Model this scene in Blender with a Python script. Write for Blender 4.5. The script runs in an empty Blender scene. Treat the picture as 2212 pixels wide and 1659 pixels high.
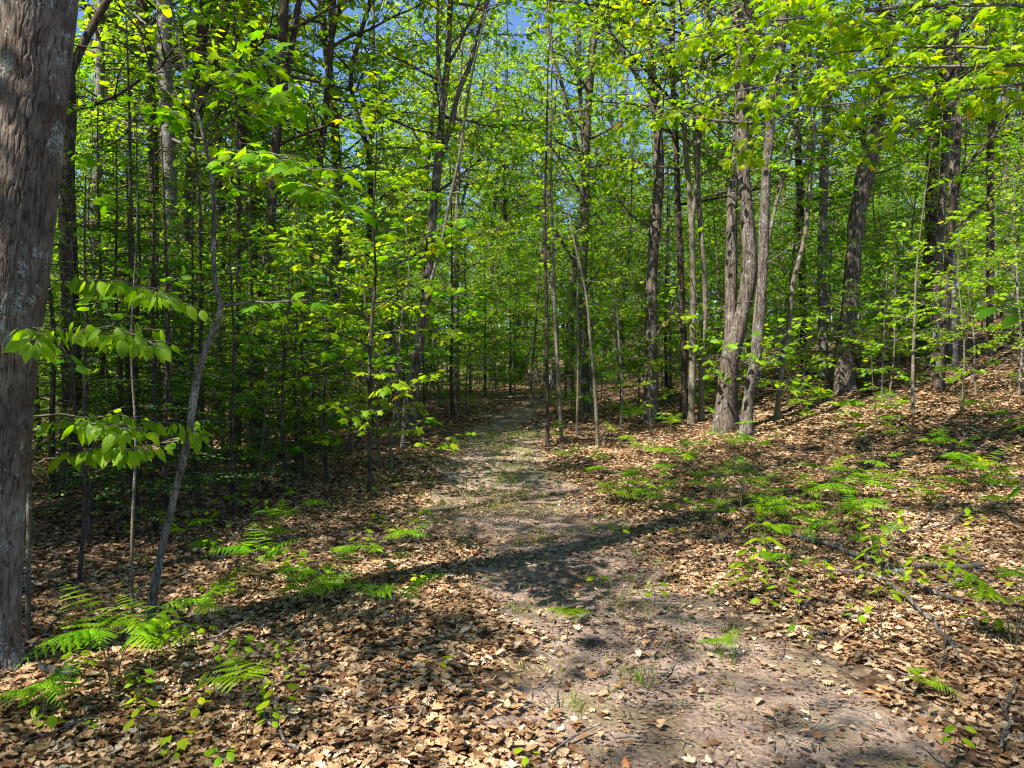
import bpy, math, random
import numpy as np
from mathutils import Vector

SC = bpy.context.scene
COL = SC.collection
R = math.radians

# ------------------------------------------------------------------ camera
CAM_H = 1.6
PITCH = R(-1.04)
cam = bpy.data.cameras.new('camera')
cam.lens = 26.0
cam.sensor_width = 36.0
cam.clip_start = 0.05
cam.clip_end = 2000
cam_o = bpy.data.objects.new('camera', cam)
COL.objects.link(cam_o)
cam_o.location = (0, 0, CAM_H)
cam_o.rotation_euler = (R(90) + PITCH, 0, 0)
SC.camera = cam_o

# ------------------------------------------------------------------ light
SUN_EL = R(52)
SUN_AZ = R(229)                     # clockwise from +Y: behind the viewer, to the left
sun_dir = Vector((math.sin(SUN_AZ) * math.cos(SUN_EL), math.cos(SUN_AZ) * math.cos(SUN_EL), math.sin(SUN_EL)))
world = bpy.data.worlds.new('World')
SC.world = world
world.use_nodes = True
wn = world.node_tree
bg = wn.nodes['Background']
sky = wn.nodes.new('ShaderNodeTexSky')
sky.sky_type = 'NISHITA'
sky.sun_disc = False
sky.sun_elevation = SUN_EL
sky.sun_rotation = SUN_AZ
sky.air_density = 0.75
sky.altitude = 1500
sky.dust_density = 0.0
sky.ozone_density = 5.0
bg.inputs['Strength'].default_value = 0.115
wn.links.new(sky.outputs[0], bg.inputs['Color'])
sl = bpy.data.lights.new('sun', 'SUN')
sl.energy = 5.0
sl.angle = R(0.5)
sl.color = (1.0, 0.95, 0.86)
so = bpy.data.objects.new('sun', sl)
COL.objects.link(so)
so.rotation_euler = sun_dir.to_track_quat('Z', 'Y').to_euler()
SC.view_settings.view_transform = 'Standard'
SC.view_settings.look = 'None'
SC.view_settings.gamma = 1.0
SC.view_settings.exposure = 1.45
SC.cycles.max_bounces = 6
SC.cycles.diffuse_bounces = 4
SC.cycles.transmission_bounces = 4
SC.cycles.glossy_bounces = 2
SC.cycles.sample_clamp_indirect = 4.0
SC.cycles.use_denoising = True
SC.cycles.pixel_filter_type = 'BLACKMAN_HARRIS'
SC.cycles.filter_width = 1.15

# ------------------------------------------------------------------ numpy noise
def _hash(ix, iy, seed):
    h = (ix.astype(np.int64) * 374761393 + iy.astype(np.int64) * 668265263 + seed * 974711) & 0x7fffffff
    h = ((h ^ (h >> 13)) * 1274126177) & 0x7fffffff
    h = h ^ (h >> 16)
    return (h & 0xffff) / 65535.0

def vnoise(x, y, seed=0, period=None):
    x = np.asarray(x, float); y = np.asarray(y, float)
    ix = np.floor(x); iy = np.floor(y)
    fx = x - ix; fy = y - iy
    fx = fx * fx * (3 - 2 * fx); fy = fy * fy * (3 - 2 * fy)
    x0, x1 = ix, ix + 1
    if period:
        x0 = x0 % period; x1 = x1 % period
    a = _hash(x0, iy, seed); b = _hash(x1, iy, seed)
    c = _hash(x0, iy + 1, seed); d = _hash(x1, iy + 1, seed)
    return (a * (1 - fx) + b * fx) * (1 - fy) + (c * (1 - fx) + d * fx) * fy

def sstep(a, b, x):
    t = np.clip((np.asarray(x, float) - a) / (b - a), 0, 1)
    return t * t * (3 - 2 * t)

# ------------------------------------------------------------------ terrain
def path_x(y):
    return np.interp(y, [-8, 2.0, 3.0, 4.3, 5.7, 8.5, 11.5, 15.5, 19, 24, 32],
                     [1.6, 1.05, 0.9, 0.84, 0.5, 0.0, -0.2, -0.15, 0.1, 1.2, 4.5])

def path_hw(y):
    return np.interp(y, [-8, 3.0, 4.3, 5.7, 8.5, 12, 16, 20, 32], [1.0, 0.95, 0.88, 0.86, 0.88, 0.78, 0.75, 0.7, 0.6])

def path_mask(x, y):
    n = (vnoise(x * 1.7, y * 1.7, 5) - 0.5) * 0.55 + (vnoise(x * 6, y * 6, 6) - 0.5) * 0.28
    return 1.0 - sstep(-0.16, 0.16, np.abs(x - path_x(y)) - path_hw(y) + n)

def ground_z(x, y):
    x = np.asarray(x, float); y = np.asarray(y, float)
    yy = np.maximum(y, -30)
    z = np.interp(yy, [-40, 3, 25, 60, 400], [0, 0, 0.74, 1.6, 22])
    bank = np.interp(x, [0, 2.4, 5, 8, 11, 16, 40, 400], [0, 0.0, 0.34, 0.95, 1.65, 2.4, 4.4, 8])
    z = z + bank * sstep(4, 13, y)
    left = np.interp(x, [-400, -30, -8, -2.5, 0], [-2.0, -0.5, -0.1, 0, 0])
    z = z + left
    z = z + (vnoise(x * 0.35, y * 0.35, 1) - 0.5) * 0.18 * sstep(1.0, 3.0, np.abs(x - path_x(y)))
    z = z + (vnoise(x * 1.3, y * 1.3, 2) - 0.5) * 0.06
    z = z - 0.05 * (1 - sstep(0.5, 1.3, np.abs(x - path_x(y))))
    return z

def gz(x, y):
    return float(ground_z(x, y))

FPX = 26.0 / 36.0 * 2212.0
_F = Vector((0, math.cos(PITCH), math.sin(PITCH)))
_U = Vector((0, -math.sin(PITCH), math.cos(PITCH)))
_C = Vector((0, 0, CAM_H))

def ray(px, py):
    return _F + Vector((1, 0, 0)) * ((px - 1106) / FPX) + _U * (-(py - 829.5) / FPX)

def at(px, py, y):
    d = ray(px, py)
    return _C + d * (y / d.y)

def hit(px, py):
    d = ray(px, py)
    t = 1.0
    while t < 120:
        p = _C + d * t
        if p.z < gz(p.x, p.y):
            break
        t += 0.05
    lo, hi = t - 0.05, t
    for _ in range(12):
        m = (lo + hi) / 2
        p = _C + d * m
        if p.z < gz(p.x, p.y): hi = m
        else: lo = m
    return _C + d * hi

# ------------------------------------------------------------------ mesh helpers
class Acc:
    """collects vertices and faces of several arrays into one mesh"""
    def __init__(self):
        self.v = []; self.f = []; self.n = 0
    def add(self, v, f):
        v = np.asarray(v, np.float32); f = np.asarray(f, np.int64)
        self.v.append(v); self.f.append(f + self.n); self.n += len(v)
    def mesh(self, name, offset=(0, 0, 0), smooth=False, attr=None):
        me = bpy.data.meshes.new(name)
        if not self.v:
            return me
        v = np.concatenate(self.v) - np.asarray(offset, np.float32)
        loops = np.concatenate([f.reshape(-1) for f in self.f])
        tot = np.concatenate([np.full(len(f), f.shape[1], np.int64) for f in self.f])
        start = np.concatenate([[0], np.cumsum(tot)[:-1]])
        me.vertices.add(len(v)); me.loops.add(len(loops)); me.polygons.add(len(tot))
        me.vertices.foreach_set('co', v.astype(np.float32).reshape(-1))
        me.loops.foreach_set('vertex_index', loops.astype(np.int32))
        me.polygons.foreach_set('loop_start', start.astype(np.int32))
        if smooth:
            me.polygons.foreach_set('use_smooth', np.ones(len(tot), bool))
        me.update(calc_edges=True)
        return me

def norm(a):
    return a / np.maximum(np.linalg.norm(a, axis=-1, keepdims=True), 1e-9)

def tube(acc, pts, rad, sides=6, shape=None, tip=True):
    pts = np.asarray(pts, float); rad = np.asarray(rad, float)
    n = len(pts)
    tan = norm(np.gradient(pts, axis=0))
    ref = np.array([1.0, 0.13, 0.07]) if abs(tan[0][0]) < 0.9 else np.array([0.05, 1.0, 0.1])
    u = norm(np.cross(np.cross(tan, ref), tan)); w = np.cross(tan, u)
    th = np.arange(sides) * (2 * np.pi / sides)
    rr = np.repeat(rad[:, None], sides, 1)
    if shape is not None:
        rr = rr * shape
    v = pts[:, None, :] + rr[..., None] * (np.cos(th)[None, :, None] * u[:, None, :] + np.sin(th)[None, :, None] * w[:, None, :])
    v = v.reshape(-1, 3)
    i = np.arange(n - 1)[:, None] * sides; j = np.arange(sides)[None, :]; k = (j + 1) % sides
    q = np.stack([i + j, i + k, i + sides + k, i + sides + j], -1).reshape(-1, 4)
    acc.add(v, q)

def resample(pts, rad, step):
    """smooth polyline through control points (Catmull-Rom), about one point per step"""
    P = np.asarray(pts, float); r = np.asarray(rad, float)
    seg = np.linalg.norm(np.diff(P, axis=0), axis=1)
    s = np.concatenate([[0], np.cumsum(seg)])
    m = max(3, int(s[-1] / step) + 1)
    t = np.linspace(0, s[-1], m)
    out = np.zeros((m, 3))
    tg = np.gradient(P, s, axis=0) if len(P) > 2 else np.repeat((P[1:] - P[:1]) / s[-1], 2, 0)
    idx = np.clip(np.searchsorted(s, t, side='right') - 1, 0, len(P) - 2)
    h = seg[idx][:, None]; x = ((t - s[idx]) / seg[idx])[:, None]
    out = ((1 + 2 * x) * (1 - x) ** 2 * P[idx] + x * (1 - x) ** 2 * h * tg[idx]
           + x * x * (3 - 2 * x) * P[idx + 1] + x * x * (x - 1) * h * tg[idx + 1])
    return out, np.interp(t, s, r)

def leaves_into(acc, T, pos, axis, nrm, size):
    tv, tf = T
    pos = np.asarray(pos, float); axis = norm(np.asarray(axis, float))
    nrm = np.asarray(nrm, float); nrm = norm(nrm - axis * np.sum(nrm * axis, -1, keepdims=True))
    side = np.cross(nrm, axis); size = np.asarray(size, float)
    v = (pos[:, None, :] + size[:, None, None] * (tv[None, :, 0:1] * axis[:, None, :]
         + tv[None, :, 1:2] * side[:, None, :] + tv[None, :, 2:3] * nrm[:, None, :]))
    k = len(tv); n = len(pos)
    for f in tf:
        ff = (np.arange(n)[:, None, None] * k + f[None]).reshape(-1, f.shape[1])
        acc.f.append(ff + acc.n)
    acc.v.append(v.reshape(-1, 3).astype(np.float32)); acc.n += n * k

# ------------------------------------------------------------------ leaf outlines
def T_simple():
    v = np.array([(0, 0, 0), (.32, .3, -.07), (.72, .24, -.12), (1, 0, -.12), (.72, -.24, -.12), (.32, -.3, -.07), (.5, 0, .02)], float)
    f = np.array([(0, 6, 1), (1, 6, 2), (2, 6, 3), (3, 6, 4), (4, 6, 5), (5, 6, 0)])
    return v, [f]

def T_maple():
    half = [(.03, .2), (.1, .43), (.2, .34), (.28, .25), (.4, .38), (.5, .37), (.7, .52), (.66, .34), (.6, .17), (.74, .22), (.82, .11)]
    out = [(0, 0)] + half + [(1.05, 0)] + [(x, -y) for x, y in half[::-1]]
    v = [(.36, 0, .02)] + [(x, y, -.28 * abs(y) - .12 * x * x) for x, y in out]
    n = len(out)
    f = [(0, 1 + i, 1 + (i + 1) % n) for i in range(n)]
    return np.array(v, float), [np.array(f)]

def T_strip(w, pleat=0.0, curl=-.25, fold=-.12, curlx=2.0):
    n = len(w); v = []; f = []
    for i, a in enumerate(w):
        x = i / (n - 1); z = curl * x ** curlx
        p = pleat * (1 if i % 2 else -1)
        v += [(x - a * .12, a, z + fold * a * 2 + p), (x, 0, z), (x - a * .12, -a, z + fold * a * 2 + p)]
    for i in range(n - 1):
        b = 3 * i
        f += [(b, b + 1, b + 4, b + 3), (b + 1, b + 2, b + 5, b + 4)]
    return np.array(v, float), [np.array(f)]

TS = T_simple()
TM = T_maple()
TB = T_strip([.0, .13, .19, .25, .26, .29, .28, .28, .24, .2, .13, .08, .0], .016, -.35, -.1)
OAK = [T_strip([.015, .05, .15, .19, .12, .25, .31, .29, .15, .30, .33, .17, .22, .20, .1, .0], 0, c, f, 1.6) for c, f in ((-.2, .3), (.18, -.25), (.25, .3), (-.25, -.2), (.04, .4))]
DEADM = [(TM[0] * np.array([1, 1, s]), TM[1]) for s in (-1.2, 1.6, .5)]
DEADB = T_strip([.0, .2, .28, .24, .12, 0], 0, .15, .4)
PINNA = T_strip([.03, .12, .05, .13, .05, .125, .05, .115, .045, .10, .04, .085, .035, .07, .03, .05, .0], 0, -.22, -.15)
TORN = [T_strip(w, 0, c, f, 1.5) for w, c, f in (([.05, .3, .22, .36, .1, .16, .02], .15, .3), ([.2, .34, .12, .4, .33, .05], -.2, -.3), ([.02, .12, .3, .2, .28, .3, .18], .2, .15), ([.3, .2, .06, .22, .08, .0], -.1, .4), ([.0, .2, .28, .24, .12, 0], .2, .4))]
DIA = (np.array([(0, 0, 0), (.5, .5, .03), (1, 0, 0), (.5, -.5, .03)], float), [np.array([(0, 1, 2, 3)])])
NEEDLE = (np.array([(0, 0, 0), (.45, .11, 0), (1, 0, -.05), (.45, -.11, 0)], float), [np.array([(0, 1, 2, 3)])])

# ------------------------------------------------------------------ materials
def new_mat(name):
    m = bpy.data.materials.new(name); m.use_nodes = True
    nt = m.node_tree; nt.nodes.clear()
    out = nt.nodes.new('ShaderNodeOutputMaterial')
    return m, nt, out

def N(nt, t, **kw):
    n = nt.nodes.new(t)
    for k, v in kw.items(): setattr(n, k, v)
    return n

def ramp(nt, stops, fac):
    n = N(nt, 'ShaderNodeValToRGB')
    e = n.color_ramp.elements
    while len(e) < len(stops): e.new(0.5)
    for q, (p, c) in zip(e, stops):
        q.position = p; q.color = (*c, 1)
    nt.links.new(fac, n.inputs['Fac'])
    return n.outputs['Color']

def mixc(nt, a, b, f, mode='MIX'):
    n = N(nt, 'ShaderNodeMix', data_type='RGBA', blend_type=mode)
    for s, v in ((0, f), (6, a), (7, b)):
        if hasattr(v, 'is_linked') or isinstance(v, bpy.types.NodeSocket): nt.links.new(v, n.inputs[s])
        else: n.inputs[s].default_value = v if s == 0 else (*v, 1)
    return n.outputs[2]

def leaf_mat(name, stops, trans=.55, tgain=(1.72, 1.65, .4), gloss=.014, rough=.5, patch=False):
    """thin leaf: reflects and lets light through; colour differs from leaf to leaf and plant to plant"""
    m, nt, out = new_mat(name)
    g = N(nt, 'ShaderNodeNewGeometry'); oi = N(nt, 'ShaderNodeObjectInfo')
    c = ramp(nt, stops, g.outputs['Random Per Island'])
    hs = N(nt, 'ShaderNodeHueSaturation')
    mr = N(nt, 'ShaderNodeMapRange'); mr.inputs[3].default_value = .478; mr.inputs[4].default_value = .522
    nt.links.new(oi.outputs['Random'], mr.inputs[0]); nt.links.new(mr.outputs[0], hs.inputs['Hue'])
    mr2 = N(nt, 'ShaderNodeMapRange'); mr2.inputs[3].default_value = 1.15; mr2.inputs[4].default_value = .85
    nt.links.new(oi.outputs['Random'], mr2.inputs[0]); nt.links.new(mr2.outputs[0], hs.inputs['Value'])
    if patch:
        nz = N(nt, 'ShaderNodeTexNoise'); nz.inputs['Scale'].default_value = 1.7; nz.inputs['Detail'].default_value = 5; nz.inputs['Roughness'].default_value = .65
        nt.links.new(g.outputs['Position'], nz.inputs['Vector'])
        c = mixc(nt, c, ramp(nt, [(.34, (.5, .45, .40)), (.48, (.95, .94, .92)), (.7, (1.12, 1.11, 1.1))], nz.outputs[0]), 1.0, 'MULTIPLY')
        n2 = N(nt, 'ShaderNodeTexNoise'); n2.inputs['Scale'].default_value = 60; n2.inputs['Detail'].default_value = 3
        nt.links.new(g.outputs['Position'], n2.inputs['Vector'])
        c = mixc(nt, c, ramp(nt, [(.35, (.6, .55, .5)), (.55, (1, 1, 1)), (.75, (1.15, 1.15, 1.15))], n2.outputs[0]), .8, 'MULTIPLY')
    nt.links.new(c, hs.inputs['Color'])
    d = N(nt, 'ShaderNodeBsdfDiffuse'); t = N(nt, 'ShaderNodeBsdfTranslucent'); gl = N(nt, 'ShaderNodeBsdfGlossy')
    gl.inputs['Roughness'].default_value = rough
    nt.links.new(hs.outputs[0], d.inputs['Color'])
    tc = mixc(nt, hs.outputs[0], tgain, 1.0, 'MULTIPLY')
    nt.links.new(tc, t.inputs['Color'])
    a = N(nt, 'ShaderNodeMixShader'); a.inputs[0].default_value = trans
    nt.links.new(d.outputs[0], a.inputs[1]); nt.links.new(t.outputs[0], a.inputs[2])
    b = N(nt, 'ShaderNodeMixShader'); b.inputs[0].default_value = gloss
    nt.links.new(a.outputs[0], b.inputs[1]); nt.links.new(gl.outputs[0], b.inputs[2])
    nt.links.new(b.outputs[0], out.inputs['Surface'])
    return m

def bark_mat(name, dark, mid, light, scale=1.0, lichen=.25, lich_col=(.34, .36, .31), bump=.6, stretch=.14, rings=0.0):
    m, nt, out = new_mat(name)
    tc = N(nt, 'ShaderNodeTexCoord'); mp = N(nt, 'ShaderNodeMapping')
    mp.inputs['Scale'].default_value = (scale, scale, scale * stretch)
    nt.links.new(tc.outputs['Object'], mp.inputs[0])
    n1 = N(nt, 'ShaderNodeTexNoise'); n1.inputs['Scale'].default_value = 30; n1.inputs['Detail'].default_value = 6; n1.inputs['Roughness'].default_value = .65
    nt.links.new(mp.outputs[0], n1.inputs['Vector'])
    v = N(nt, 'ShaderNodeTexVoronoi', feature='DISTANCE_TO_EDGE'); v.inputs['Scale'].default_value = 42
    nt.links.new(mp.outputs[0], v.inputs['Vector'])
    c = ramp(nt, [(.3, dark), (.48, mid), (.7, light)], n1.outputs[0])
    crack = ramp(nt, [(.0, (.28, .26, .25)), (.16, (1, 1, 1))], v.outputs['Distance'])
    c = mixc(nt, c, crack, .8, 'MULTIPLY')
    n2 = N(nt, 'ShaderNodeTexNoise'); n2.inputs['Scale'].default_value = 5.5; n2.inputs['Detail'].default_value = 5; n2.inputs['Roughness'].default_value = .7
    oi = N(nt, 'ShaderNodeObjectInfo'); ad = N(nt, 'ShaderNodeVectorMath', operation='ADD')
    nt.links.new(tc.outputs['Object'], ad.inputs[0]); nt.links.new(oi.outputs['Random'], ad.inputs[1])
    nt.links.new(ad.outputs[0], n2.inputs['Vector'])
    lf = ramp(nt, [(.62 - lichen * .3, (0, 0, 0)), (.70 - lichen * .3, (1, 1, 1))], n2.outputs[0])
    n3 = N(nt, 'ShaderNodeTexNoise'); n3.inputs['Scale'].default_value = 60; n3.inputs['Detail'].default_value = 3
    nt.links.new(tc.outputs['Object'], n3.inputs['Vector'])
    sp = ramp(nt, [(.45, (0, 0, 0)), (.62, (1, 1, 1))], n3.outputs[0])
    lf2 = mixc(nt, lf, sp, 1.0, 'MULTIPLY')
    sc = N(nt, 'ShaderNodeMath', operation='MULTIPLY'); sc.inputs[1].default_value = .85
    nt.links.new(lf2, sc.inputs[0])
    c = mixc(nt, c, lich_col, sc.outputs[0])
    p = N(nt, 'ShaderNodeBsdfPrincipled'); p.inputs['Roughness'].default_value = .95; p.inputs['Specular IOR Level'].default_value = .15
    nt.links.new(c, p.inputs['Base Color'])
    mx = N(nt, 'ShaderNodeMath', operation='ADD')
    nt.links.new(n1.outputs[0], mx.inputs[0]); nt.links.new(v.outputs['Distance'], mx.inputs[1])
    b = N(nt, 'ShaderNodeBump'); b.inputs['Strength'].default_value = bump; b.inputs['Distance'].default_value = .02
    nt.links.new(mx.outputs[0], b.inputs['Height']); nt.links.new(b.outputs[0], p.inputs['Normal'])
    nt.links.new(p.outputs[0], out.inputs['Surface'])
    return m

def dead_mat(name, stops, trans=.15):
    return leaf_mat(name, stops, trans, (1.0, .9, .7), .012, .6, True)

M = {}
M['maple'] = leaf_mat('maple_leaf', [(0, (.07, .20, .003)), (.35, (.13, .30, .004)), (.7, (.20, .36, .005)), (.96, (.27, .40, .007)), (1, (.36, .29, .01))])
M['canopy'] = leaf_mat('canopy_leaf', [(0, (.08, .20, .003)), (.3, (.15, .30, .004)), (.7, (.24, .38, .005)), (.94, (.31, .43, .008)), (1, (.40, .30, .01))])
M['beech'] = leaf_mat('beech_leaf', [(0, (.08, .21, .004)), (.5, (.14, .31, .005)), (1, (.20, .38, .006))], .55, (1.7, 1.65, .4), .014)
M['hemlock'] = leaf_mat('hemlock_needle', [(0, (.02, .055, .006)), (.6, (.045, .11, .008)), (1, (.10, .19, .01))], .2, (1.2, 1.2, .6), .06)
M['fern'] = leaf_mat('fern_leaf', [(0, (.10, .24, .004)), (.5, (.16, .33, .005)), (1, (.25, .41, .01))], .45)
M['seedling'] = leaf_mat('seedling_leaf', [(0, (.12, .26, .005)), (.5, (.21, .37, .006)), (1, (.32, .42, .01))], .5)
M['grass'] = leaf_mat('grass_blade', [(0, (.08, .14, .02)), (.6, (.15, .22, .03)), (1, (.28, .27, .10))], .3)
M['dead'] = dead_mat('dead_leaf', [(0, (.09, .045, .022)), (.2, (.21, .115, .055)), (.42, (.39, .25, .13)), (.68, (.52, .365, .205)), (.88, (.60, .45, .28)), (.97, (.64, .53, .40)), (1, (.42, .17, .06))])
M['debris'] = dead_mat('leaf_crumb', [(0, (.08, .05, .035)), (.5, (.19, .13, .09)), (.85, (.33, .24, .17)), (1, (.45, .36, .28))], .05)
def old_bark():
    m, nt, out = new_mat('bark_maple_old')
    tc = N(nt, 'ShaderNodeTexCoord'); at_ = N(nt, 'ShaderNodeAttribute', attribute_name='relief')
    def noise(sc, det, ro=.65, mp=None):
        n = N(nt, 'ShaderNodeTexNoise'); n.inputs['Scale'].default_value = sc; n.inputs['Detail'].default_value = det; n.inputs['Roughness'].default_value = ro
        if mp:
            q = N(nt, 'ShaderNodeMapping'); q.inputs['Scale'].default_value = mp; nt.links.new(tc.outputs['Object'], q.inputs[0]); nt.links.new(q.outputs[0], n.inputs['Vector'])
        else: nt.links.new(tc.outputs['Object'], n.inputs['Vector'])
        return n.outputs[0]
    plate = ramp(nt, [(.3, (.105, .085, .07)), (.5, (.18, .152, .13)), (.7, (.28, .245, .215))], noise(28, 7, .7, (1, 1, .45)))
    tone = ramp(nt, [(.35, (.58, .52, .48)), (.6, (1.1, 1.04, .99))], noise(3.2, 4))
    plate = mixc(nt, plate, tone, 1.0, 'MULTIPLY')
    c = mixc(nt, (.045, .03, .022), plate, ramp(nt, [(.12, (0, 0, 0)), (.6, (1, 1, 1))], at_.outputs['Fac']))
    lf = ramp(nt, [(.56, (0, 0, 0)), (.60, (1, 1, 1))], noise(4.5, 6, .72, (1.2, 1.2, .7)))
    sp = ramp(nt, [(.46, (0, 0, 0)), (.52, (1, 1, 1))], noise(75, 3, .6))
    lc = ramp(nt, [(.4, (.22, .24, .20)), (.6, (.42, .44, .42))], noise(20, 3))
    c = mixc(nt, c, lc, mixc(nt, lf, sp, 1.0, 'MULTIPLY'))
    p = N(nt, 'ShaderNodeBsdfPrincipled'); p.inputs['Roughness'].default_value = .95; p.inputs['Specular IOR Level'].default_value = .12
    nt.links.new(c, p.inputs['Base Color'])
    b = N(nt, 'ShaderNodeBump'); b.inputs['Strength'].default_value = .7; b.inputs['Distance'].default_value = .012
    nt.links.new(noise(60, 6, .7, (1, 1, .5)), b.inputs['Height']); nt.links.new(b.outputs[0], p.inputs['Normal'])
    nt.links.new(p.outputs[0], out.inputs['Surface'])
    return m
M['bark_big'] = old_bark()
M['bark_oak'] = bark_mat('bark_rough', (.035, .027, .021), (.115, .09, .07), (.24, .20, .165), .9, .25, (.34, .34, .30), .8, .12)
M['bark_grey'] = bark_mat('bark_grey', (.055, .046, .038), (.14, .122, .105), (.27, .24, .21), 1.0, .35, (.38, .38, .34), .4, .22)
M['bark_flaky'] = bark_mat('bark_flaky', (.035, .028, .022), (.12, .098, .08), (.28, .24, .205), .8, .25, (.36, .36, .33), .9, .3)
M['bark_dark'] = bark_mat('bark_dark', (.025, .018, .013), (.065, .047, .036), (.12, .09, .07), 1.0, .2, (.25, .26, .23), .5, .16)
M['bark_thin'] = bark_mat('bark_smooth', (.09, .075, .05), (.16, .135, .09), (.24, .205, .15), 2.0, .3, (.36, .36, .33), .25, .5)
M['wood'] = bark_mat('dead_wood', (.05, .038, .03), (.15, .12, .10), (.29, .25, .22), 1.6, .35, (.36, .37, .34), .5, .2)
M['stalk'] = new_mat('fern_stalk')[0]

def flat_mat(m, col, rough=.8):
    nt = m.node_tree
    p = N(nt, 'ShaderNodeBsdfPrincipled'); p.inputs['Roughness'].default_value = rough
    n = N(nt, 'ShaderNodeTexNoise'); n.inputs['Scale'].default_value = 40
    c = ramp(nt, [(.3, tuple(x * .6 for x in col)), (.7, tuple(x * 1.3 for x in col))], n.outputs[0])
    nt.links.new(c, p.inputs['Base Color'])
    nt.links.new(p.outputs[0], [x for x in nt.nodes if x.type == 'OUTPUT_MATERIAL'][0].inputs[0])
flat_mat(M['stalk'], (.12, .10, .04))

def ground_mat():
    m, nt, out = new_mat('forest_soil')
    tc = N(nt, 'ShaderNodeTexCoord'); at_ = N(nt, 'ShaderNodeAttribute', attribute_name='bare')
    P = tc.outputs['Object']
    # litter: broken leaf cells in browns and tans
    v = N(nt, 'ShaderNodeTexVoronoi'); v.inputs['Scale'].default_value = 15; v.inputs['Randomness'].default_value = 1
    w = N(nt, 'ShaderNodeTexNoise'); w.inputs['Scale'].default_value = 9; w.inputs['Detail'].default_value = 4
    nt.links.new(P, w.inputs['Vector'])
    wv = mixc(nt, (0, 0, 0), w.outputs['Color'], .25); ad = N(nt, 'ShaderNodeVectorMath', operation='ADD')
    nt.links.new(P, ad.inputs[0]); nt.links.new(wv, ad.inputs[1]); nt.links.new(ad.outputs[0], v.inputs['Vector'])
    sx = N(nt, 'ShaderNodeSeparateColor'); nt.links.new(v.outputs['Color'], sx.inputs[0])
    lit = ramp(nt, [(0, (.06, .035, .02)), (.3, (.15, .09, .05)), (.6, (.27, .175, .10)), (.85, (.42, .31, .20)), (1, (.52, .42, .31))], sx.outputs[0])
    ds = ramp(nt, [(.25, (1, 1, 1)), (.75, (.45, .4, .36))], v.outputs['Distance'])
    lit = mixc(nt, lit, ds, .8, 'MULTIPLY')
    # path: packed sandy soil, mauve grey, with crumbs and a little moss
    n1 = N(nt, 'ShaderNodeTexNoise'); n1.inputs['Scale'].default_value = 2.2; n1.inputs['Detail'].default_value = 8; n1.inputs['Roughness'].default_value = .7
    n2 = N(nt, 'ShaderNodeTexNoise'); n2.inputs['Scale'].default_value = 55; n2.inputs['Detail'].default_value = 5; n2.inputs['Roughness'].default_value = .8
    for n in (n1, n2): nt.links.new(P, n.inputs['Vector'])
    soil = ramp(nt, [(.3, (.19, .125, .09)), (.5, (.33, .24, .185)), (.72, (.46, .365, .30))], n1.outputs[0])
    gr = ramp(nt, [(.32, (.3, .26, .24)), (.5, (1, 1, 1)), (.68, (1.5, 1.46, 1.42))], n2.outputs[0])
    soil = mixc(nt, soil, gr, .85, 'MULTIPLY')
    n3 = N(nt, 'ShaderNodeTexNoise'); n3.inputs['Scale'].default_value = 1.6; n3.inputs['Detail'].default_value = 6; n3.inputs['Roughness'].default_value = .65
    nt.links.new(P, n3.inputs['Vector'])
    ms = ramp(nt, [(.5, (0, 0, 0)), (.68, (.6, .6, .6))], n3.outputs[0])
    soil = mixc(nt, soil, (.15, .15, .04), ms)
    c = mixc(nt, lit, soil, at_.outputs['Fac'])
    p = N(nt, 'ShaderNodeBsdfPrincipled'); p.inputs['Roughness'].default_value = 1; p.inputs['Specular IOR Level'].default_value = .1
    nt.links.new(c, p.inputs['Base Color'])
    b = N(nt, 'ShaderNodeBump'); b.inputs['Strength'].default_value = .8; b.inputs['Distance'].default_value = .03
    hm = N(nt, 'ShaderNodeMath', operation='SUBTRACT'); nt.links.new(n2.outputs[0], hm.inputs[0]); nt.links.new(v.outputs['Distance'], hm.inputs[1])
    nt.links.new(hm.outputs[0], b.inputs['Height']); nt.links.new(b.outputs[0], p.inputs['Normal'])
    nt.links.new(p.outputs[0], out.inputs['Surface'])
    return m
M['ground'] = ground_mat()

# ------------------------------------------------------------------ object helpers
def link(name, me, mat=None, parent=None, loc=None):
    o = bpy.data.objects.new(name, me); COL.objects.link(o)
    if mat is not None:
        if len(me.materials) == 0: me.materials.append(mat)
    if parent is not None: o.parent = parent
    if loc is not None: o.location = loc
    return o

def thing(name, label, cat, loc, rz=0.0, group=None, scale=1.0):
    o = bpy.data.objects.new(name, None); COL.objects.link(o)
    o.empty_display_size = .1
    o.location = loc; o.rotation_euler = (0, 0, rz); o.scale = (scale,) * 3
    o['label'] = label; o['category'] = cat
    if group: o['group'] = group
    return o

def tag(o, label, cat, group=None, kind=None):
    if label: o['label'] = label
    if cat: o['category'] = cat
    if group: o['group'] = group
    if kind: o['kind'] = kind
    return o

def dup(root, loc, rz, scale, label, group):
    r = root.copy(); COL.objects.link(r)
    r.location = loc; r.rotation_euler = (0, 0, rz); r.scale = (scale,) * 3
    r['label'] = label
    if group: r['group'] = group
    for ch in list(root.children):
        c = ch.copy(); COL.objects.link(c); c.parent = r
    return r

# ------------------------------------------------------------------ ground and path
def axis(lo, hi, dense_lo, dense_hi, step, grow=1.12, big=12.0):
    mid = list(np.arange(dense_lo, dense_hi, step))
    a = [mid[0]]; s = step
    while a[-1] > lo:
        s = min(s * grow, big); a.append(a[-1] - s)
    b = [mid[-1]]; s = step
    while b[-1] < hi:
        s = min(s * grow, big); b.append(b[-1] + s)
    return np.array(a[:0:-1] + mid + b[1:])

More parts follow.
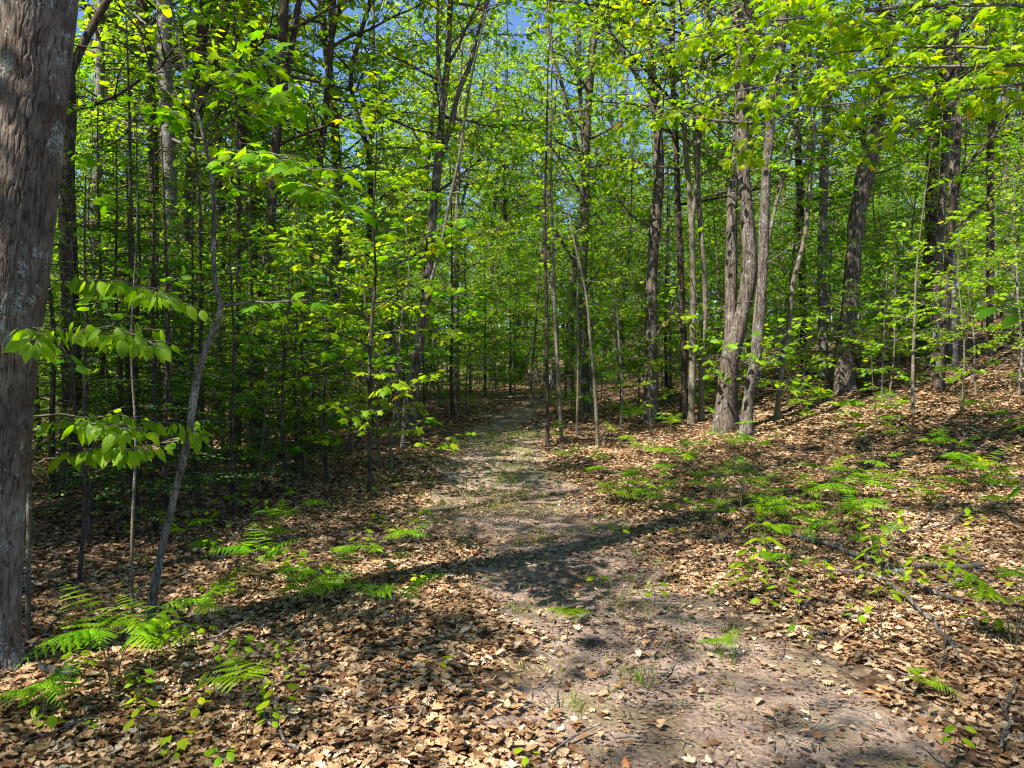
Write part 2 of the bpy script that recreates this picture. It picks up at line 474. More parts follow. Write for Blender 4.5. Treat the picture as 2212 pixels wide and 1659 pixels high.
def build_ground():
    xs = axis(-320, 320, -5, 6.5, .06); ys = axis(-60, 520, 1.2, 13, .06, 1.06)
    X, Y = np.meshgrid(xs, ys)
    bare = path_mask(X, Y) * (1 - sstep(20, 26, Y))
    Z = ground_z(X, Y) + (vnoise(X * 7, Y * 7, 3) - .5) * .018 * (1 - sstep(12, 20, Y))
    V = np.stack([X, Y, Z], -1).reshape(-1, 3)
    nx, ny = len(xs), len(ys)
    i = np.arange(ny - 1)[:, None] * nx; j = np.arange(nx - 1)[None, :]
    Q = np.stack([i + j, i + j + 1, i + nx + j + 1, i + nx + j], -1).reshape(-1, 4)
    fb = bare.reshape(-1)[Q].mean(1)
    for name, sel in (('forest_floor', fb <= .5), ('dirt_path', fb > .5)):
        q = Q[sel]; used = np.unique(q); remap = np.zeros(len(V), np.int64); remap[used] = np.arange(len(used))
        a = Acc(); a.add(V[used], remap[q])
        me = a.mesh(name, smooth=True)
        at_ = me.attributes.new('bare', 'FLOAT', 'POINT')
        at_.data.foreach_set('value', bare.reshape(-1)[used].astype(np.float32))
        o = link(name, me, M['ground']); o['kind'] = 'structure'
build_ground()

def in_view(x, y, margin=1.0):
    return (y > 2.0) & (np.abs(x) < y * .70 + margin)

def scatter_litter():
    rng = np.random.default_rng(11)
    acc = Acc()
    def put(T, x, y, size, tilt, lift):
        n = len(x)
        if not n: return
        z = ground_z(x, y) + lift
        th = rng.uniform(0, 2 * np.pi, n)
        nr = np.stack([rng.normal(0, tilt * .42, n), rng.normal(0, tilt * .42, n), np.where(rng.random(n) < .5, 1., -1.)], -1)
        ax = np.stack([np.cos(th), np.sin(th), rng.normal(0, .09, n)], -1)
        pos = np.stack([x, y, z], -1) - norm(ax) * size[:, None] * .5
        leaves_into(acc, T, pos, ax, nr, size)
    def sample(n, y0, y1, keep_path, margin=1.0):
        y = np.sqrt(rng.uniform(y0 * y0, y1 * y1, n)); x = rng.uniform(-1, 1, n) * (y * .70 + margin)
        pm = path_mask(x, y)
        d = np.abs(x - path_x(y))
        k = rng.random(n) < keep_path + (1 - keep_path) * (1 - sstep(-.35, .25, path_hw(y) - d + (vnoise(x * 1.3, y * 1.3, 61) - .5) * .6 + (vnoise(x * 5, y * 5, 62) - .5) * .5))
        return x[k], y[k]
    for T in OAK:
        x, y = sample(9500, 1.9, 6.5, .03)
        put(T, x, y, rng.uniform(.028, .068, len(x)), .4, rng.uniform(.004, .03, len(x)))
        x, y = sample(8500, 6.5, 12, .05)
        put(T, x, y, rng.uniform(.035, .075, len(x)), .4, rng.uniform(.004, .03, len(x)))
    for T in DEADM:
        x, y = sample(3600, 1.9, 7, .06)
        put(T, x, y, rng.uniform(.035, .075, len(x)), .4, rng.uniform(.003, .025, len(x)))
        x, y = sample(5000, 7, 14, .05)
        put(T, x, y, rng.uniform(.05, .09, len(x)), .4, rng.uniform(.003, .025, len(x)))
    for T in TORN:
        x, y = sample(11000, 1.9, 9, .05); put(T, x, y, rng.uniform(.025, .06, len(x)), .35, rng.uniform(.003, .03, len(x)))
    x, y = sample(42000, 8, 22, .08); put(DEADB, x, y, rng.uniform(.055, .10, len(x)), .4, rng.uniform(.003, .03, len(x)))
    x, y = sample(26000, 14, 40, .3); put(DIA, x, y, rng.uniform(.09, .16, len(x)), .35, rng.uniform(.01, .05, len(x)))
    tag(link('fallen_leaves', acc.mesh('fallen_leaves'), M['dead']), 'tan and brown fallen oak and maple leaves covering the forest floor', 'leaf litter', kind='stuff')
    # crumbs and needles on the bare soil and between the leaves
    acc = Acc()
    n = 26000
    y = np.sqrt(rng.uniform(1.9 ** 2, 9 ** 2, n)); x = path_x(y) + rng.normal(0, .75, n)
    put(DIA, x, y, rng.uniform(.008, .03, n), .35, rng.uniform(.001, .006, n))
    x, y = sample(9000, 1.9, 8, 1.0)
    put((NEEDLE[0] * np.array([1, .35, 1]), NEEDLE[1]), x, y, rng.uniform(.04, .11, len(x)), .3, rng.uniform(.003, .02, len(x)))
    tag(link('leaf_debris', acc.mesh('leaf_debris'), M['debris']), 'small leaf crumbs and dry needles strewn over the dirt path', 'debris', kind='stuff')
    # grass in the path and at its edges
    acc = Acc()
    bl = (np.array([(0, .05, 0), (0, -.05, 0), (.5, -.04, .04), (.5, .04, .04), (1, 0, -.12)], float), [np.array([(0, 1, 2, 3)]), np.array([(3, 2, 4)])])
    for q in range(330):
        yy = math.sqrt(rng.uniform(9, 15 ** 2)); xx = float(path_x(yy)) + rng.normal(0, .5)
        k = int(rng.integers(8, 30)); sp = rng.uniform(.03, .16)
        x = xx + rng.normal(0, sp, k); y = yy + rng.normal(0, sp, k)
        pos = np.stack([x, y, ground_z(x, y)], -1)
        ax = np.stack([rng.normal(0, .5, k), rng.normal(0, .5, k), np.full(k, 1.0)], -1)
        nr = np.stack([rng.normal(0, 1, k), rng.normal(0, 1, k), np.full(k, .2)], -1)
        leaves_into(acc, bl, pos, ax, nr, rng.uniform(.03, .09, k))
    tag(link('grass_tufts', acc.mesh('grass_tufts'), M['grass']), 'thin short grass sprouting along the dirt path', 'grass', kind='stuff')
scatter_litter()

# ------------------------------------------------------------------ tree growing
UP = np.array([0, 0, 1.0])

def leaf_row(rng, L, p0, p1, spacing, size, spread, droop, tilt):
    """leaves on both sides of a twig from p0 to p1"""
    d = p1 - p0; ln = np.linalg.norm(d)
    k = max(2, int(ln / spacing)); d = d / max(ln, 1e-6)
    s = (np.arange(k) + rng.random(k) * .6) / k
    side = np.cross(d, UP); side = side / max(np.linalg.norm(side), 1e-6)
    sg = np.where(np.arange(k) % 2, 1., -1.)
    pos = p0 + s[:, None] * (p1 - p0) + side * (sg * spread * size * .3)[:, None]
    ax = d * .7 + side * (sg * .8)[:, None] + rng.normal(0, .25, (k, 3)) - UP * droop
    L['p'].append(pos); L['a'].append(ax)
    L['n'].append(UP + rng.normal(0, tilt, (k, 3)))
    L['s'].append(size * rng.uniform(.5, 1.2, k))

def branch(rng, acc, L, p, d, length, r0, P, lvl=0):
    n = 6 if lvl == 0 else 3
    pts = [p]; q = p.copy(); dd = d / np.linalg.norm(d)
    for i in range(n):
        dd = dd + rng.normal(0, P.get('wob', .13), 3) + UP * (P.get('bend', -.04) if lvl == 0 else P.get('bend2', -.05))
        dd = dd / np.linalg.norm(dd)
        q = q + dd * (length / n); pts.append(q)
    pts = np.array(pts)
    tube(acc, pts, np.linspace(r0, max(.0025, r0 * .18), n + 1), 5 if r0 > .02 else 3)
    if lvl == 0:
        m = max(3, int(length * P.get('twigs', 3.2)))
        for j in range(m):
            s = P.get('inner', .22) + (1 - P.get('inner', .22)) * (j + rng.random()) / m
            f = s * n; i = min(n - 1, int(f)); pp = pts[i] + (pts[i + 1] - pts[i]) * (f - i)
            t = pts[i + 1] - pts[i]; t = t / np.linalg.norm(t)
            side = np.cross(t, UP); side /= max(np.linalg.norm(side), 1e-6)
            sg = 1 if j % 2 else -1
            d2 = t * .75 + side * sg * rng.uniform(.5, 1.0) + UP * rng.normal(P.get('lift', .05), .25)
            branch(rng, acc, L, pp, d2, length * P.get('sub', .42) * (1 - s * .5) * rng.uniform(.7, 1.3), r0 * .4, P, 1)
        a, b = pts[-2], pts[-1]
        leaf_row(rng, L, a, b, P['sp'], P['ls'], 1, P.get('droop', .3), P.get('tilt', .4))
    else:
        for i in range(1, n):
            leaf_row(rng, L, pts[i], pts[i + 1], P['sp'], P['ls'], 1, P.get('droop', .3), P.get('tilt', .4))

def grow(rng, spine, rad, P, acc, L):
    """branches with leaves along a trunk line; the trunk itself is drawn by the caller"""
    seg = np.linalg.norm(np.diff(spine, axis=0), axis=1); s = np.concatenate([[0], np.cumsum(seg)]); H = s[-1]
    nb = P['nb']
    for k in range(nb):
        u = (k + rng.random()) / nb
        t = P['t0'] + (1 - P['t0']) * u ** P.get('pw', .9)
        p = np.array([np.interp(t * H, s, spine[:, c]) for c in range(3)])
        az = k * 2.4 + rng.uniform(-.5, .5) + P.get('az0', 0)
        e = R(P['e0'] + (P['e1'] - P['e0']) * u + rng.normal(0, 9))
        length = P['L'] * (P.get('prof0', .65) + (1 - P.get('prof0', .65)) * math.sin(min(1, u * 1.6) * math.pi / 2)) * (1 - .72 * max(0, u - .35) / .65) * rng.uniform(.65, 1.2)
        d = np.array([math.cos(az) * math.cos(e), math.sin(az) * math.cos(e), math.sin(e)])
        r = float(np.interp(t * H, s, rad))
        branch(rng, acc, L, p, d, length, min(r * .6, .006 + .011 * length), P)

def newL(): return {'p': [], 'a': [], 'n': [], 's': []}

def leaf_mesh(name, L, T, offset=(0, 0, 0)):
    a = Acc()
    leaves_into(a, T, np.concatenate(L['p']), np.concatenate(L['a']), np.concatenate(L['n']), np.concatenate(L['s']))
    return a.mesh(name, offset)

def trunk_tube(acc, rng, pts, rad, sides=10, flare=.5, ground=None, ridge=.0, step=.25):
    P, r = resample(pts, rad, step)
    sh = np.ones((len(P), sides)); th = np.arange(sides) * 2 * np.pi / sides
    h = P[:, 2] - P[0, 2]
    ph = rng.uniform(0, 6)
    if flare:
        k = np.exp(-np.maximum(h - .12, 0) / (2.2 * r[0] + .03))[:, None]
        sh = sh + flare * k * (.55 + .45 * np.cos(4 * th + ph)[None, :])
    sh = sh * (1 + ridge * (vnoise(np.repeat((th * sides / 6.283 * .5)[None, :], len(P), 0), np.repeat((h * 2.2)[:, None], sides, 1), int(rng.integers(1000)), period=max(2, sides // 2)) - .5))
    tube(acc, P, r, sides, sh)
    return P, r

# ---- shared tree kinds for the woods
def proto_tree(name, seed, H, r0, P, bark, leafm, T, label, cat, lean=.06, wob=.12, fork=False):
    rng = np.random.default_rng(seed)
    n = 7
    pts = np.zeros((n + 1, 3)); a = rng.uniform(0, 6.28)
    for i in range(1, n + 1):
        a += rng.normal(0, .8)
        pts[i] = pts[i - 1] + np.array([math.cos(a) * lean + rng.normal(0, wob * .3), math.sin(a) * lean + rng.normal(0, wob * .3), 1.0]) * H / n
    rad = r0 * (1 - np.linspace(0, 1, n + 1) ** 1.1 * .88)
    pts[0, 2] -= .15
    acc = Acc(); L = newL()
    Pp, rr = trunk_tube(acc, rng, pts, rad, 8 if r0 > .06 else 6, .45, ridge=.12, step=.45)
    grow(rng, Pp, rr, P, acc, L)
    if fork:
        i = int(len(Pp) * rng.uniform(.3, .5)); d = np.array([math.cos(a + 2), math.sin(a + 2), 0])
        fp = np.array([Pp[i] + d * t * H * .12 * (1.2 - .3 * t) + UP * t * H * .55 for t in np.linspace(0, 1, 6)])
        fr = np.linspace(rr[i] * .75, .01, 6)
        fpp, frr = trunk_tube(acc, rng, fp, fr, 7, 0, step=.5)
        grow(rng, fpp, frr, dict(P, t0=.15, nb=P['nb'] // 2, L=P['L'] * .75), acc, L)
    root = thing(name, label, cat, (0, 0, 0))
    link('trunk', acc.mesh('trunk', smooth=True), bark, root)
    link('foliage', leaf_mesh('foliage', L, T), leafm, root)
    return root

TALL = dict(nb=30, t0=.25, L=3.1, e0=10, e1=60, sp=.08, ls=.15, twigs=5.2, tilt=.55, droop=.4, bend=.02, sub=.5)
YOUNG = dict(nb=24, t0=.12, L=1.8, e0=5, e1=48, sp=.034, ls=.09, twigs=9, tilt=.55, droop=.35, bend=-.03, sub=.5)
SAPL = dict(nb=14, t0=.2, L=.95, e0=8, e1=50, sp=.045, ls=.09, twigs=7, tilt=.4, droop=.35, bend=-.03, sub=.5)

tall = []; young = []; sapl = []
LT = 'slender leafy tree deep in the woods beyond the end of the path'
LY = 'young leafy maple among the trunks of the middle woods'
LS = 'knee to shoulder high leafy sapling growing between the trunks'
for i in range(6):
    tall.append(proto_tree('forest_tree', 100 + i, 15.5 + (i % 3) * 1.6, .13 + .02 * (i % 3), dict(TALL, nb=34 + 4 * (i % 3), t0=.10 + .10 * (i % 3), e1=50 + 4 * i, pw=1.0, sp=.05, ls=.135), [M['bark_grey'], M['bark_oak'], M['bark_dark']][i % 3], M['canopy'], TS, LT, 'tree', fork=i % 2 == 0, lean=.03 + .03 * i))
for i in range(5):
    young.append(proto_tree('young_maple', 200 + i, 4.2 + i * 1.1, .03 + .007 * i, dict(YOUNG, nb=22 + 3 * i, L=1.5 + .15 * i), [M['bark_thin'], M['bark_grey']][i % 2], M['maple'], TS if i else TM, LY, 'tree', lean=.08))
for i in range(4):
    sapl.append(proto_tree('maple_sapling', 300 + i, 1.5 + i * .55, .011 + .003 * i, dict(SAPL, nb=9 + 2 * i, L=.6 + .15 * i), M['bark_thin'], M['maple'], TM, LS, 'sapling', lean=.1))

# ---- hemlocks: flat lacy sprays of short needles
def proto_hemlock(seed, H, r0, label):
    rng = np.random.default_rng(seed)
    pts = np.array([[rng.normal(0, .02), rng.normal(0, .02), H * t] for t in np.linspace(0, 1, 6)]); pts[0, 2] = -.1
    acc = Acc(); Pp, rr = trunk_tube(acc, rng, pts, np.linspace(r0, .006, 6), 7, .3, step=.4)
    L = newL(); nb = int(H * 11)
    for k in range(nb):
        t = .1 + .9 * (k + rng.random()) / nb
        z = t * H; az = k * 2.4 + rng.normal(0, .4)
        length = (.28 + .30 * H * .62 * (1 - t)) * rng.uniform(.6, 1.15)
        d = np.array([math.cos(az), math.sin(az), .12]); d /= np.linalg.norm(d)
        p = np.array([np.interp(z, Pp[:, 2], Pp[:, 0]), np.interp(z, Pp[:, 2], Pp[:, 1]), z])
        n = 5; bp = [p]; dd = d.copy()
        for i in range(n):
            dd = dd - UP * .05 + rng.normal(0, .05, 3); dd /= np.linalg.norm(dd)
            bp.append(bp[-1] + dd * length / n)
        bp = np.array(bp); tube(acc, bp, np.linspace(.004 + .004 * length, .0015, n + 1), 3)
        m = int(length * 17) + 3
        for j in range(m):
            s = .12 + .88 * (j + .5) / m; f = s * n; i = min(n - 1, int(f)); pp = bp[i] + (bp[i + 1] - bp[i]) * (f - i)
            tt = bp[i + 1] - bp[i]; tt = tt / np.linalg.norm(tt); side = np.cross(tt, UP); side /= np.linalg.norm(side)
            sg = 1 if j % 2 else -1
            l2 = length * .42 * (1.1 - s) * rng.uniform(.7, 1.2) + .05
            d2 = tt * .7 + side * sg * .8 - UP * .12 + rng.normal(0, .08, 3); d2 /= np.linalg.norm(d2)
            kk = max(3, int(l2 / .022)); ss = np.linspace(.1, 1, kk)
            sd = np.cross(d2, UP); sd /= np.linalg.norm(sd)
            sgn = np.where(np.arange(kk) % 2, 1., -1.)
            pos = pp + d2 * (ss * l2)[:, None]
            L['p'].append(pos); L['a'].append(d2 * .5 + sd * sgn[:, None] * .9 + rng.normal(0, .12, (kk, 3)))
            L['n'].append(UP + rng.normal(0, .25, (kk, 3))); L['s'].append(rng.uniform(.035, .055, kk))
    root = thing('hemlock_tree', label, 'hemlock', (0, 0, 0))
    link('trunk', acc.mesh('trunk', smooth=True), M['bark_dark'], root)
    link('foliage', leaf_mesh('foliage', L, (NEEDLE[0] * np.array([1, 2.0, 1]), NEEDLE[1])), M['hemlock'], root)
    return root
HL = 'dark young hemlock with flat lacy sprays in the shaded woods'
hemlock = [proto_hemlock(400 + i, 3.2 + i * 1.3, .028 + .009 * i, HL) for i in range(3)]

# ------------------------------------------------------------------ trees traced where they stand
heroes = []      # (x, y, radius) of trunks already standing, so that the woods keep clear of them
def hero(label, pts, d=None, bark='bark_grey', forks=(), top=15.0, crown=None, leafm='canopy', T=TS, name='maple_tree', cat='tree', sides=12, flare=.7, ridge=.2, seed=0, extra=True):
    """pts: (px, py, width px) from the foot up; forks: lists of the same, each starting on the trunk"""
    rng = np.random.default_rng(1000 + seed)
    if d is None:
        d = hit(pts[0][0], pts[0][1]).y
    W = [np.array(at(x, y, d)) for x, y, w in pts]; Rr = [w / FPX * d * .5 for x, y, w in pts]
    base = W[0].copy(); base[2] = gz(base[0], base[1])
    W[0] = base - np.array([0, 0, .12])
    # sway a little in depth, so the trunk is no flat tracing
    dy = np.cumsum(rng.normal(0, .05, len(W))); dy -= dy[0]
    for i in range(len(W)): W[i] = W[i] + np.array([0, dy[i], 0])
    def extend(W, Rr, top):
        t = W[-1] - W[-3] if len(W) > 2 else W[-1] - W[0]; t = t / np.linalg.norm(t); t[2] = max(t[2], .5)
        z0 = W[-1][2]; r0 = Rr[-1]
        if top > z0 + .5:
            k = max(2, int((top - z0) / 1.5))
            for i in range(k):
                t = t + np.array([rng.normal(0, .05), rng.normal(0, .05), .12]); t /= np.linalg.norm(t)
                W.append(W[-1] + t * (top - z0) / k); Rr.append(r0 * (1 - .9 * (i + 1) / k))
        return W, Rr
    if extra: W, Rr = extend(W, Rr, base[2] + top)
    acc = Acc(); L = newL()
    S, r = trunk_tube(acc, rng, W, Rr, sides, flare, ridge=ridge, step=.2)
    C = dict(TALL, nb=26, t0=.3) if crown is None else crown
    if C: grow(rng, S, r, C, acc, L)
    if d > 7 and Rr[0] > .05:
        dead = newL()
        for k in range(7):
            z = base[2] + rng.uniform(1.0, 6.0); i = int(np.argmin(np.abs(S[:, 2] - z))); az = rng.uniform(0, 6.28)
            branch(rng, acc, dead, S[i].copy(), np.array([math.cos(az), math.sin(az), rng.uniform(-.1, .5)]), rng.uniform(.4, 1.5), .012, dict(twigs=2.0, sp=.2, ls=.1, wob=.2, sub=.5))
    for fk in forks:
        up = fk[0] if isinstance(fk[0], (int, float)) else 0
        f = fk[1:] if isinstance(fk[0], (int, float)) else fk
        z = at(f[0][0], f[0][1], d).z
        i = int(np.argmin(np.abs(S[:, 2] - z)))
        fw = [S[i]]; fr = [min(f[0][2] / FPX * d * .5, r[i] * .9)]
        yy = S[i][1]; drift = rng.normal(0, .25)
        for q, (x, y, w) in enumerate(f[1:]):
            yy += drift * .5; fw.append(np.array(at(x, y, yy))); fr.append(w / FPX * yy * .5)
        if up: fw, fr = extend(fw, fr, base[2] + up)
        FS, frr = trunk_tube(acc, rng, fw, fr, max(5, sides - 3), 0, ridge=ridge, step=.2)
        if C: grow(rng, FS, frr, dict(C, nb=max(4, C['nb'] // 3), t0=.35 if up else .25, L=C['L'] * .6), acc, L)
    root = thing(name, label, cat, base)
    link('trunk', acc.mesh('trunk', base, smooth=True), M[bark], root)
    if L['p']: link('foliage', leaf_mesh('foliage', L, T, base), M[leafm], root)
    heroes.append((base[0], base[1], .25))
    return root

# the big trunk at the left edge gets its own bark relief
def big_trunk():
    rng = np.random.default_rng(7)
    d = 3.85
    ctl = [(-44, 1462, 150), (-28, 1150, 148), (2, 800, 148), (32, 553, 149), (62, 260, 149), (88, 0, 148), (112, -260, 144), (150, -700, 136)]
    W = [np.array(at(x, y, d)) for x, y, w in ctl]; Rr = [w / FPX * d * .5 for x, y, w in ctl]
    base = W[0].copy(); base[2] = gz(base[0], base[1]); W[0] = base - np.array([0, 0, .15])
    for k in range(6):
        W.append(W[-1] + np.array([.12 + rng.normal(0, .1), rng.normal(0, .12), 1.6])); Rr.append(Rr[-1] * (.9 - .05 * k))
    P, r = resample(W, Rr, .014)
    lo = P[:, 2] < 5.2
    acc = Acc(); L = newL()
    def body(P, r, sides, detail):
        h = P[:, 2] - base[2]; th = np.arange(sides) * 2 * np.pi / sides
        H, TH = np.meshgrid(h, th, indexing='ij')
        sh = np.ones_like(H) * .9
        k = np.exp(-np.maximum(H - .02, 0) / .16)
        sh += .45 * k * (.5 + .5 * np.cos(4 * TH + .6))
        rel = np.full_like(H, .7)
        if detail:
            wp = (vnoise(TH * 10 / 6.2832, H * 4.0, 21, 10) - .5) * .16 + (vnoise(TH * 30 / 6.2832, H * 16, 22, 30) - .5) * .10
            a = (TH + wp) / 6.2832
            c1 = np.abs(vnoise(a * 104, H * 11, 23, 104) - .5) * 2; c2 = np.abs(vnoise(a * 150, H * 34, 24, 150) - .5) * 2
            rel = sstep(.0, .3, c1) * (.55 + .45 * sstep(.0, .35, c2))
            fine = vnoise(a * 130, H * 45, 26, 130)
            sh += (rel - .7) * .038 + (fine - .5) * .014 + (vnoise(TH * 8 / 6.2832, H * 1.4, 25, 8) - .5) * .05
            rel = np.clip(rel * .85 + fine * .25, 0, 1)
        RL.append(rel.reshape(-1))
        tube(acc, P, r, sides, sh)
    RL = []
    n = int(lo.sum())
    body(P[:n], r[:n], 420, True); body(P[n - 1::20], r[n - 1::20], 24, False)
    grow(rng, P[::20], r[::20], dict(TALL, nb=22, t0=.42, L=3.6), acc, L)
    RL.append(np.full(acc.n, .7))
    root = thing('maple_tree', 'thick rough barked trunk with grey lichen beside the path, nearest of all', 'tree', base)
    me = acc.mesh('trunk', base, smooth=True)
    me.attributes.new('relief', 'FLOAT', 'POINT').data.foreach_set('value', np.concatenate(RL)[:len(me.vertices)].astype(np.float32))
    link('trunk', me, M['bark_big'], root)
    link('foliage', leaf_mesh('foliage', L, TS, base), M['canopy'], root)
    heroes.append((base[0], base[1], .5))
big_trunk()

THIN = dict(SAPL, nb=12, t0=.45, L=.9)
hero('dark trunk partly hidden behind the thick lichen covered trunk', [(158, 960, 38), (154, 700, 36), (150, 400, 34), (146, 170, 30), (138, 0, 26)], 9.0, 'bark_dark', [[13, (150, 175, 20), (185, 85, 18), (232, 0, 15)]], seed=1)
hero('straight dark grey trunk, left of the pale peeling trunk', [(340, 930, 24), (336, 600, 22), (333, 400, 22), (326, 190, 22), (310, 0, 23)], 12.5, 'bark_dark', seed=2)
hero('pale grey trunk lit by sun high on its side in the left woods', [(388, 930, 32), (382, 700, 30), (375, 480, 29), (370, 330, 29), (363, 150, 30), (357, 0, 31)], 11.5, 'bark_grey', seed=3)
hero('dark trunk with a leaning second stem forking off in the left woods', [(404, 940, 26), (405, 700, 25), (408, 480, 25), (420, 260, 24), (430, 100, 25), (437, 0, 26)], 13.0, 'bark_dark', [[14, (412, 300, 20), (448, 170, 18), (475, 90, 18), (500, 10, 17)]], seed=4)
hero('crooked dark stem bending back and forth in the left woods', [(555, 930, 20), (550, 620, 18), (542, 420, 17), (524, 290, 16), (530, 200, 17), (546, 110, 20), (541, 0, 20)], 14.0, 'bark_dark', seed=5)
hero('tall dark forked trunk rising among the hemlocks', [(560, 985, 30), (562, 800, 27), (572, 620, 24), (586, 440, 21), (595, 280, 20), (602, 120, 20), (608, 0, 20)], None, 'bark_dark', [[13, (590, 350, 14), (612, 210, 13), (632, 90, 13), (646, 0, 13)]], seed=6)
hero('slim dark trunk left of the forked tree, leaning a little', [(650, 930, 17), (660, 700, 16), (672, 480, 15), (694, 330, 14), (708, 180, 14), (719, 0, 13)], 13.5, 'bark_dark', seed=7)
hero('thin wavering stem with a kink below the sky gap', [(800, 900, 12), (795, 600, 11), (788, 300, 10), (768, 240, 10), (757, 175, 10), (775, 80, 9), (798, 0, 9)], 17.0, 'bark_dark', seed=8)
hero('forked tree left of the path whose two stems part high up', [(890, 936, 19), (895, 850, 19), (903, 750, 21), (920, 640, 22), (930, 500, 19), (944, 350, 18), (952, 240, 15), (963, 120, 13), (969, 0, 12)], None, 'bark_oak',
     [[12, (944, 345, 13), (975, 265, 13), (990, 200, 12), (1015, 140, 10), (1035, 60, 8), (1055, 0, 7)], [12, (950, 220, 8), (945, 110, 7), (946, 0, 6)]], seed=9)
hero('slim stem close beside the forked tree, left of the path', [(869, 930, 10), (880, 830, 9), (905, 700, 8), (950, 540, 7), (975, 420, 7), (995, 330, 6), (1010, 220, 5)], 12.2, 'bark_thin', top=9, crown=THIN, leafm='maple', seed=10)
hero('thin dark pole of a sapling at the right edge of the path', [(1183, 966, 9), (1182, 800, 8), (1180, 650, 7), (1176, 480, 6), (1181, 300, 5)], None, 'bark_dark', top=8, crown=THIN, leafm='maple', name='maple_sapling', cat='sapling', sides=7, seed=11)
hero('thin grey brown pole just right of the dark sapling pole', [(1214, 952, 8), (1205, 800, 8), (1200, 700, 7), (1196, 560, 6), (1190, 400, 5)], None, 'bark_thin', top=8, crown=THIN, leafm='maple', name='maple_sapling', cat='sapling', sides=7, seed=12)
hero('hair thin straight sapling in front of the slender upright trunk', [(1246, 940, 6), (1248, 800, 5), (1247, 650, 4), (1250, 520, 3)], None, 'bark_thin', top=6, crown=THIN, leafm='maple', name='maple_sapling', cat='sapling', sides=6, seed=13)
hero('thin leaning sapling with twiggy foot near the ferns', [(1292, 968, 9), (1285, 850, 7), (1276, 750, 6), (1266, 640, 5), (1240, 520, 4)], None, 'bark_thin', top=6, crown=THIN, leafm='maple', name='maple_sapling', cat='sapling', sides=6, seed=14)
hero('slender upright trunk with a bare limb curving out to the left', [(1266, 893, 22), (1262, 800, 20), (1258, 700, 20), (1258, 600, 20), (1263, 500, 18), (1266, 400, 17), (1268, 280, 16), (1275, 180, 14), (1284, 60, 12), (1288, 0, 12)], None, 'bark_oak',
     [[12, (1264, 400, 10), (1240, 290, 9), (1216, 190, 8), (1190, 100, 7), (1180, 0, 6)], [0, (1262, 430, 7), (1215, 350, 6), (1185, 310, 4)], [0, (1258, 600, 7), (1228, 545, 6), (1198, 495, 4)], [0, (1259, 640, 7), (1282, 600, 5), (1296, 580, 3)]], seed=15)
hero('straight brown trunk standing alone left of the pole cluster', [(1404, 914, 31), (1407, 800, 27), (1410, 700, 25), (1411, 600, 24), (1419, 480, 24), (1427, 370, 22), (1424, 290, 21), (1415, 180, 20), (1406, 80, 19), (1399, 0, 18)], None, 'bark_oak',
     [[0, (1412, 200, 9), (1365, 150, 7), (1330, 85, 5), (1300, 30, 3)], [0, (1410, 740, 6), (1440, 690, 4), (1465, 650, 3)], [0, (1418, 500, 6), (1370, 470, 5), (1330, 420, 3)]], seed=16)
hero('dark slim pole, leftmost of the cluster of three', [(1478, 906, 15), (1475, 750, 14), (1467, 600, 14), (1462, 450, 13), (1458, 300, 13), (1452, 150, 12), (1450, 0, 12)], None, 'bark_dark', sides=8, seed=17)
hero('middle pole of the cluster, forking into thin tops', [(1492, 918, 16), (1497, 780, 15), (1500, 600, 14), (1496, 450, 13), (1485, 330, 11), (1478, 200, 10), (1475, 0, 10)], None, 'bark_thin', [[13, (1498, 500, 10), (1504, 380, 9), (1500, 240, 8), (1515, 120, 7), (1530, 0, 6)]], sides=8, seed=18)
hero('curving pale pole at the right of the cluster of three', [(1515, 910, 13), (1516, 800, 12), (1523, 650, 12), (1516, 520, 11), (1507, 400, 10), (1512, 280, 9), (1530, 120, 9), (1535, 0, 8)], None, 'bark_thin', sides=8, seed=19)
hero('stout oak with two dark leaders splitting above its lit foot', [(1567, 932, 42), (1570, 850, 38), (1578, 760, 40), (1597, 690, 30), (1611, 600, 31), (1610, 480, 27), (1603, 350, 28), (1603, 200, 31), (1605, 100, 31), (1607, 0, 31)], None, 'bark_oak',
     [[13, (1574, 790, 28), (1578, 690, 26), (1580, 560, 25), (1582, 430, 22), (1590, 300, 15), (1594, 150, 13), (1588, 0, 12)]], name='oak_tree', sides=14, seed=20, top=16)
hero('flaky grey trunk leaning right beside the stout oak', [(1612, 932, 26), (1621, 850, 22), (1632, 770, 23), (1640, 680, 20), (1645, 550, 21), (1648, 430, 21), (1652, 330, 19), (1664, 200, 19), (1672, 100, 18), (1680, 0, 17)], 12.6, 'bark_flaky', [[0, (1625, 850, 6), (1640, 815, 5), (1652, 805, 3)]], sides=12, seed=21)
MAP_TOP = dict(nb=16, t0=.55, L=1.9, e0=5, e1=45, sp=.1, ls=.125, twigs=3.6, tilt=.35, droop=.35, bend=-.02, sub=.5)
hero('slender maple stem winding up in front of the flaky grey trunk', [(1604, 934, 11), (1618, 845, 10), (1640, 620, 9), (1657, 533, 8), (1678, 433, 7), (1702, 307, 6), (1768, 160, 4), (1790, 60, 3)], None, 'bark_thin', [[0, (1678, 440, 6), (1702, 360, 5), (1735, 250, 3), (1760, 150, 3)]], top=7.5, crown=dict(MAP_TOP, nb=14), leafm='maple', T=TM, sides=8, seed=22)
hero('thin curved maple with one long bough reaching far right', [(1676, 908, 11), (1688, 810, 11), (1704, 720, 11), (1715, 603, 11), (1732, 533, 10), (1748, 383, 9), (1752, 300, 8), (1754, 217, 7), (1760, 100, 6)], None, 'bark_thin',
     [[0, (1749, 390, 6), (1780, 365, 6), (1860, 335, 5.5), (1975, 265, 5), (2085, 205, 4), (2180, 150, 3)]], top=8, crown=MAP_TOP, leafm='maple', T=TM, sides=8, seed=23)
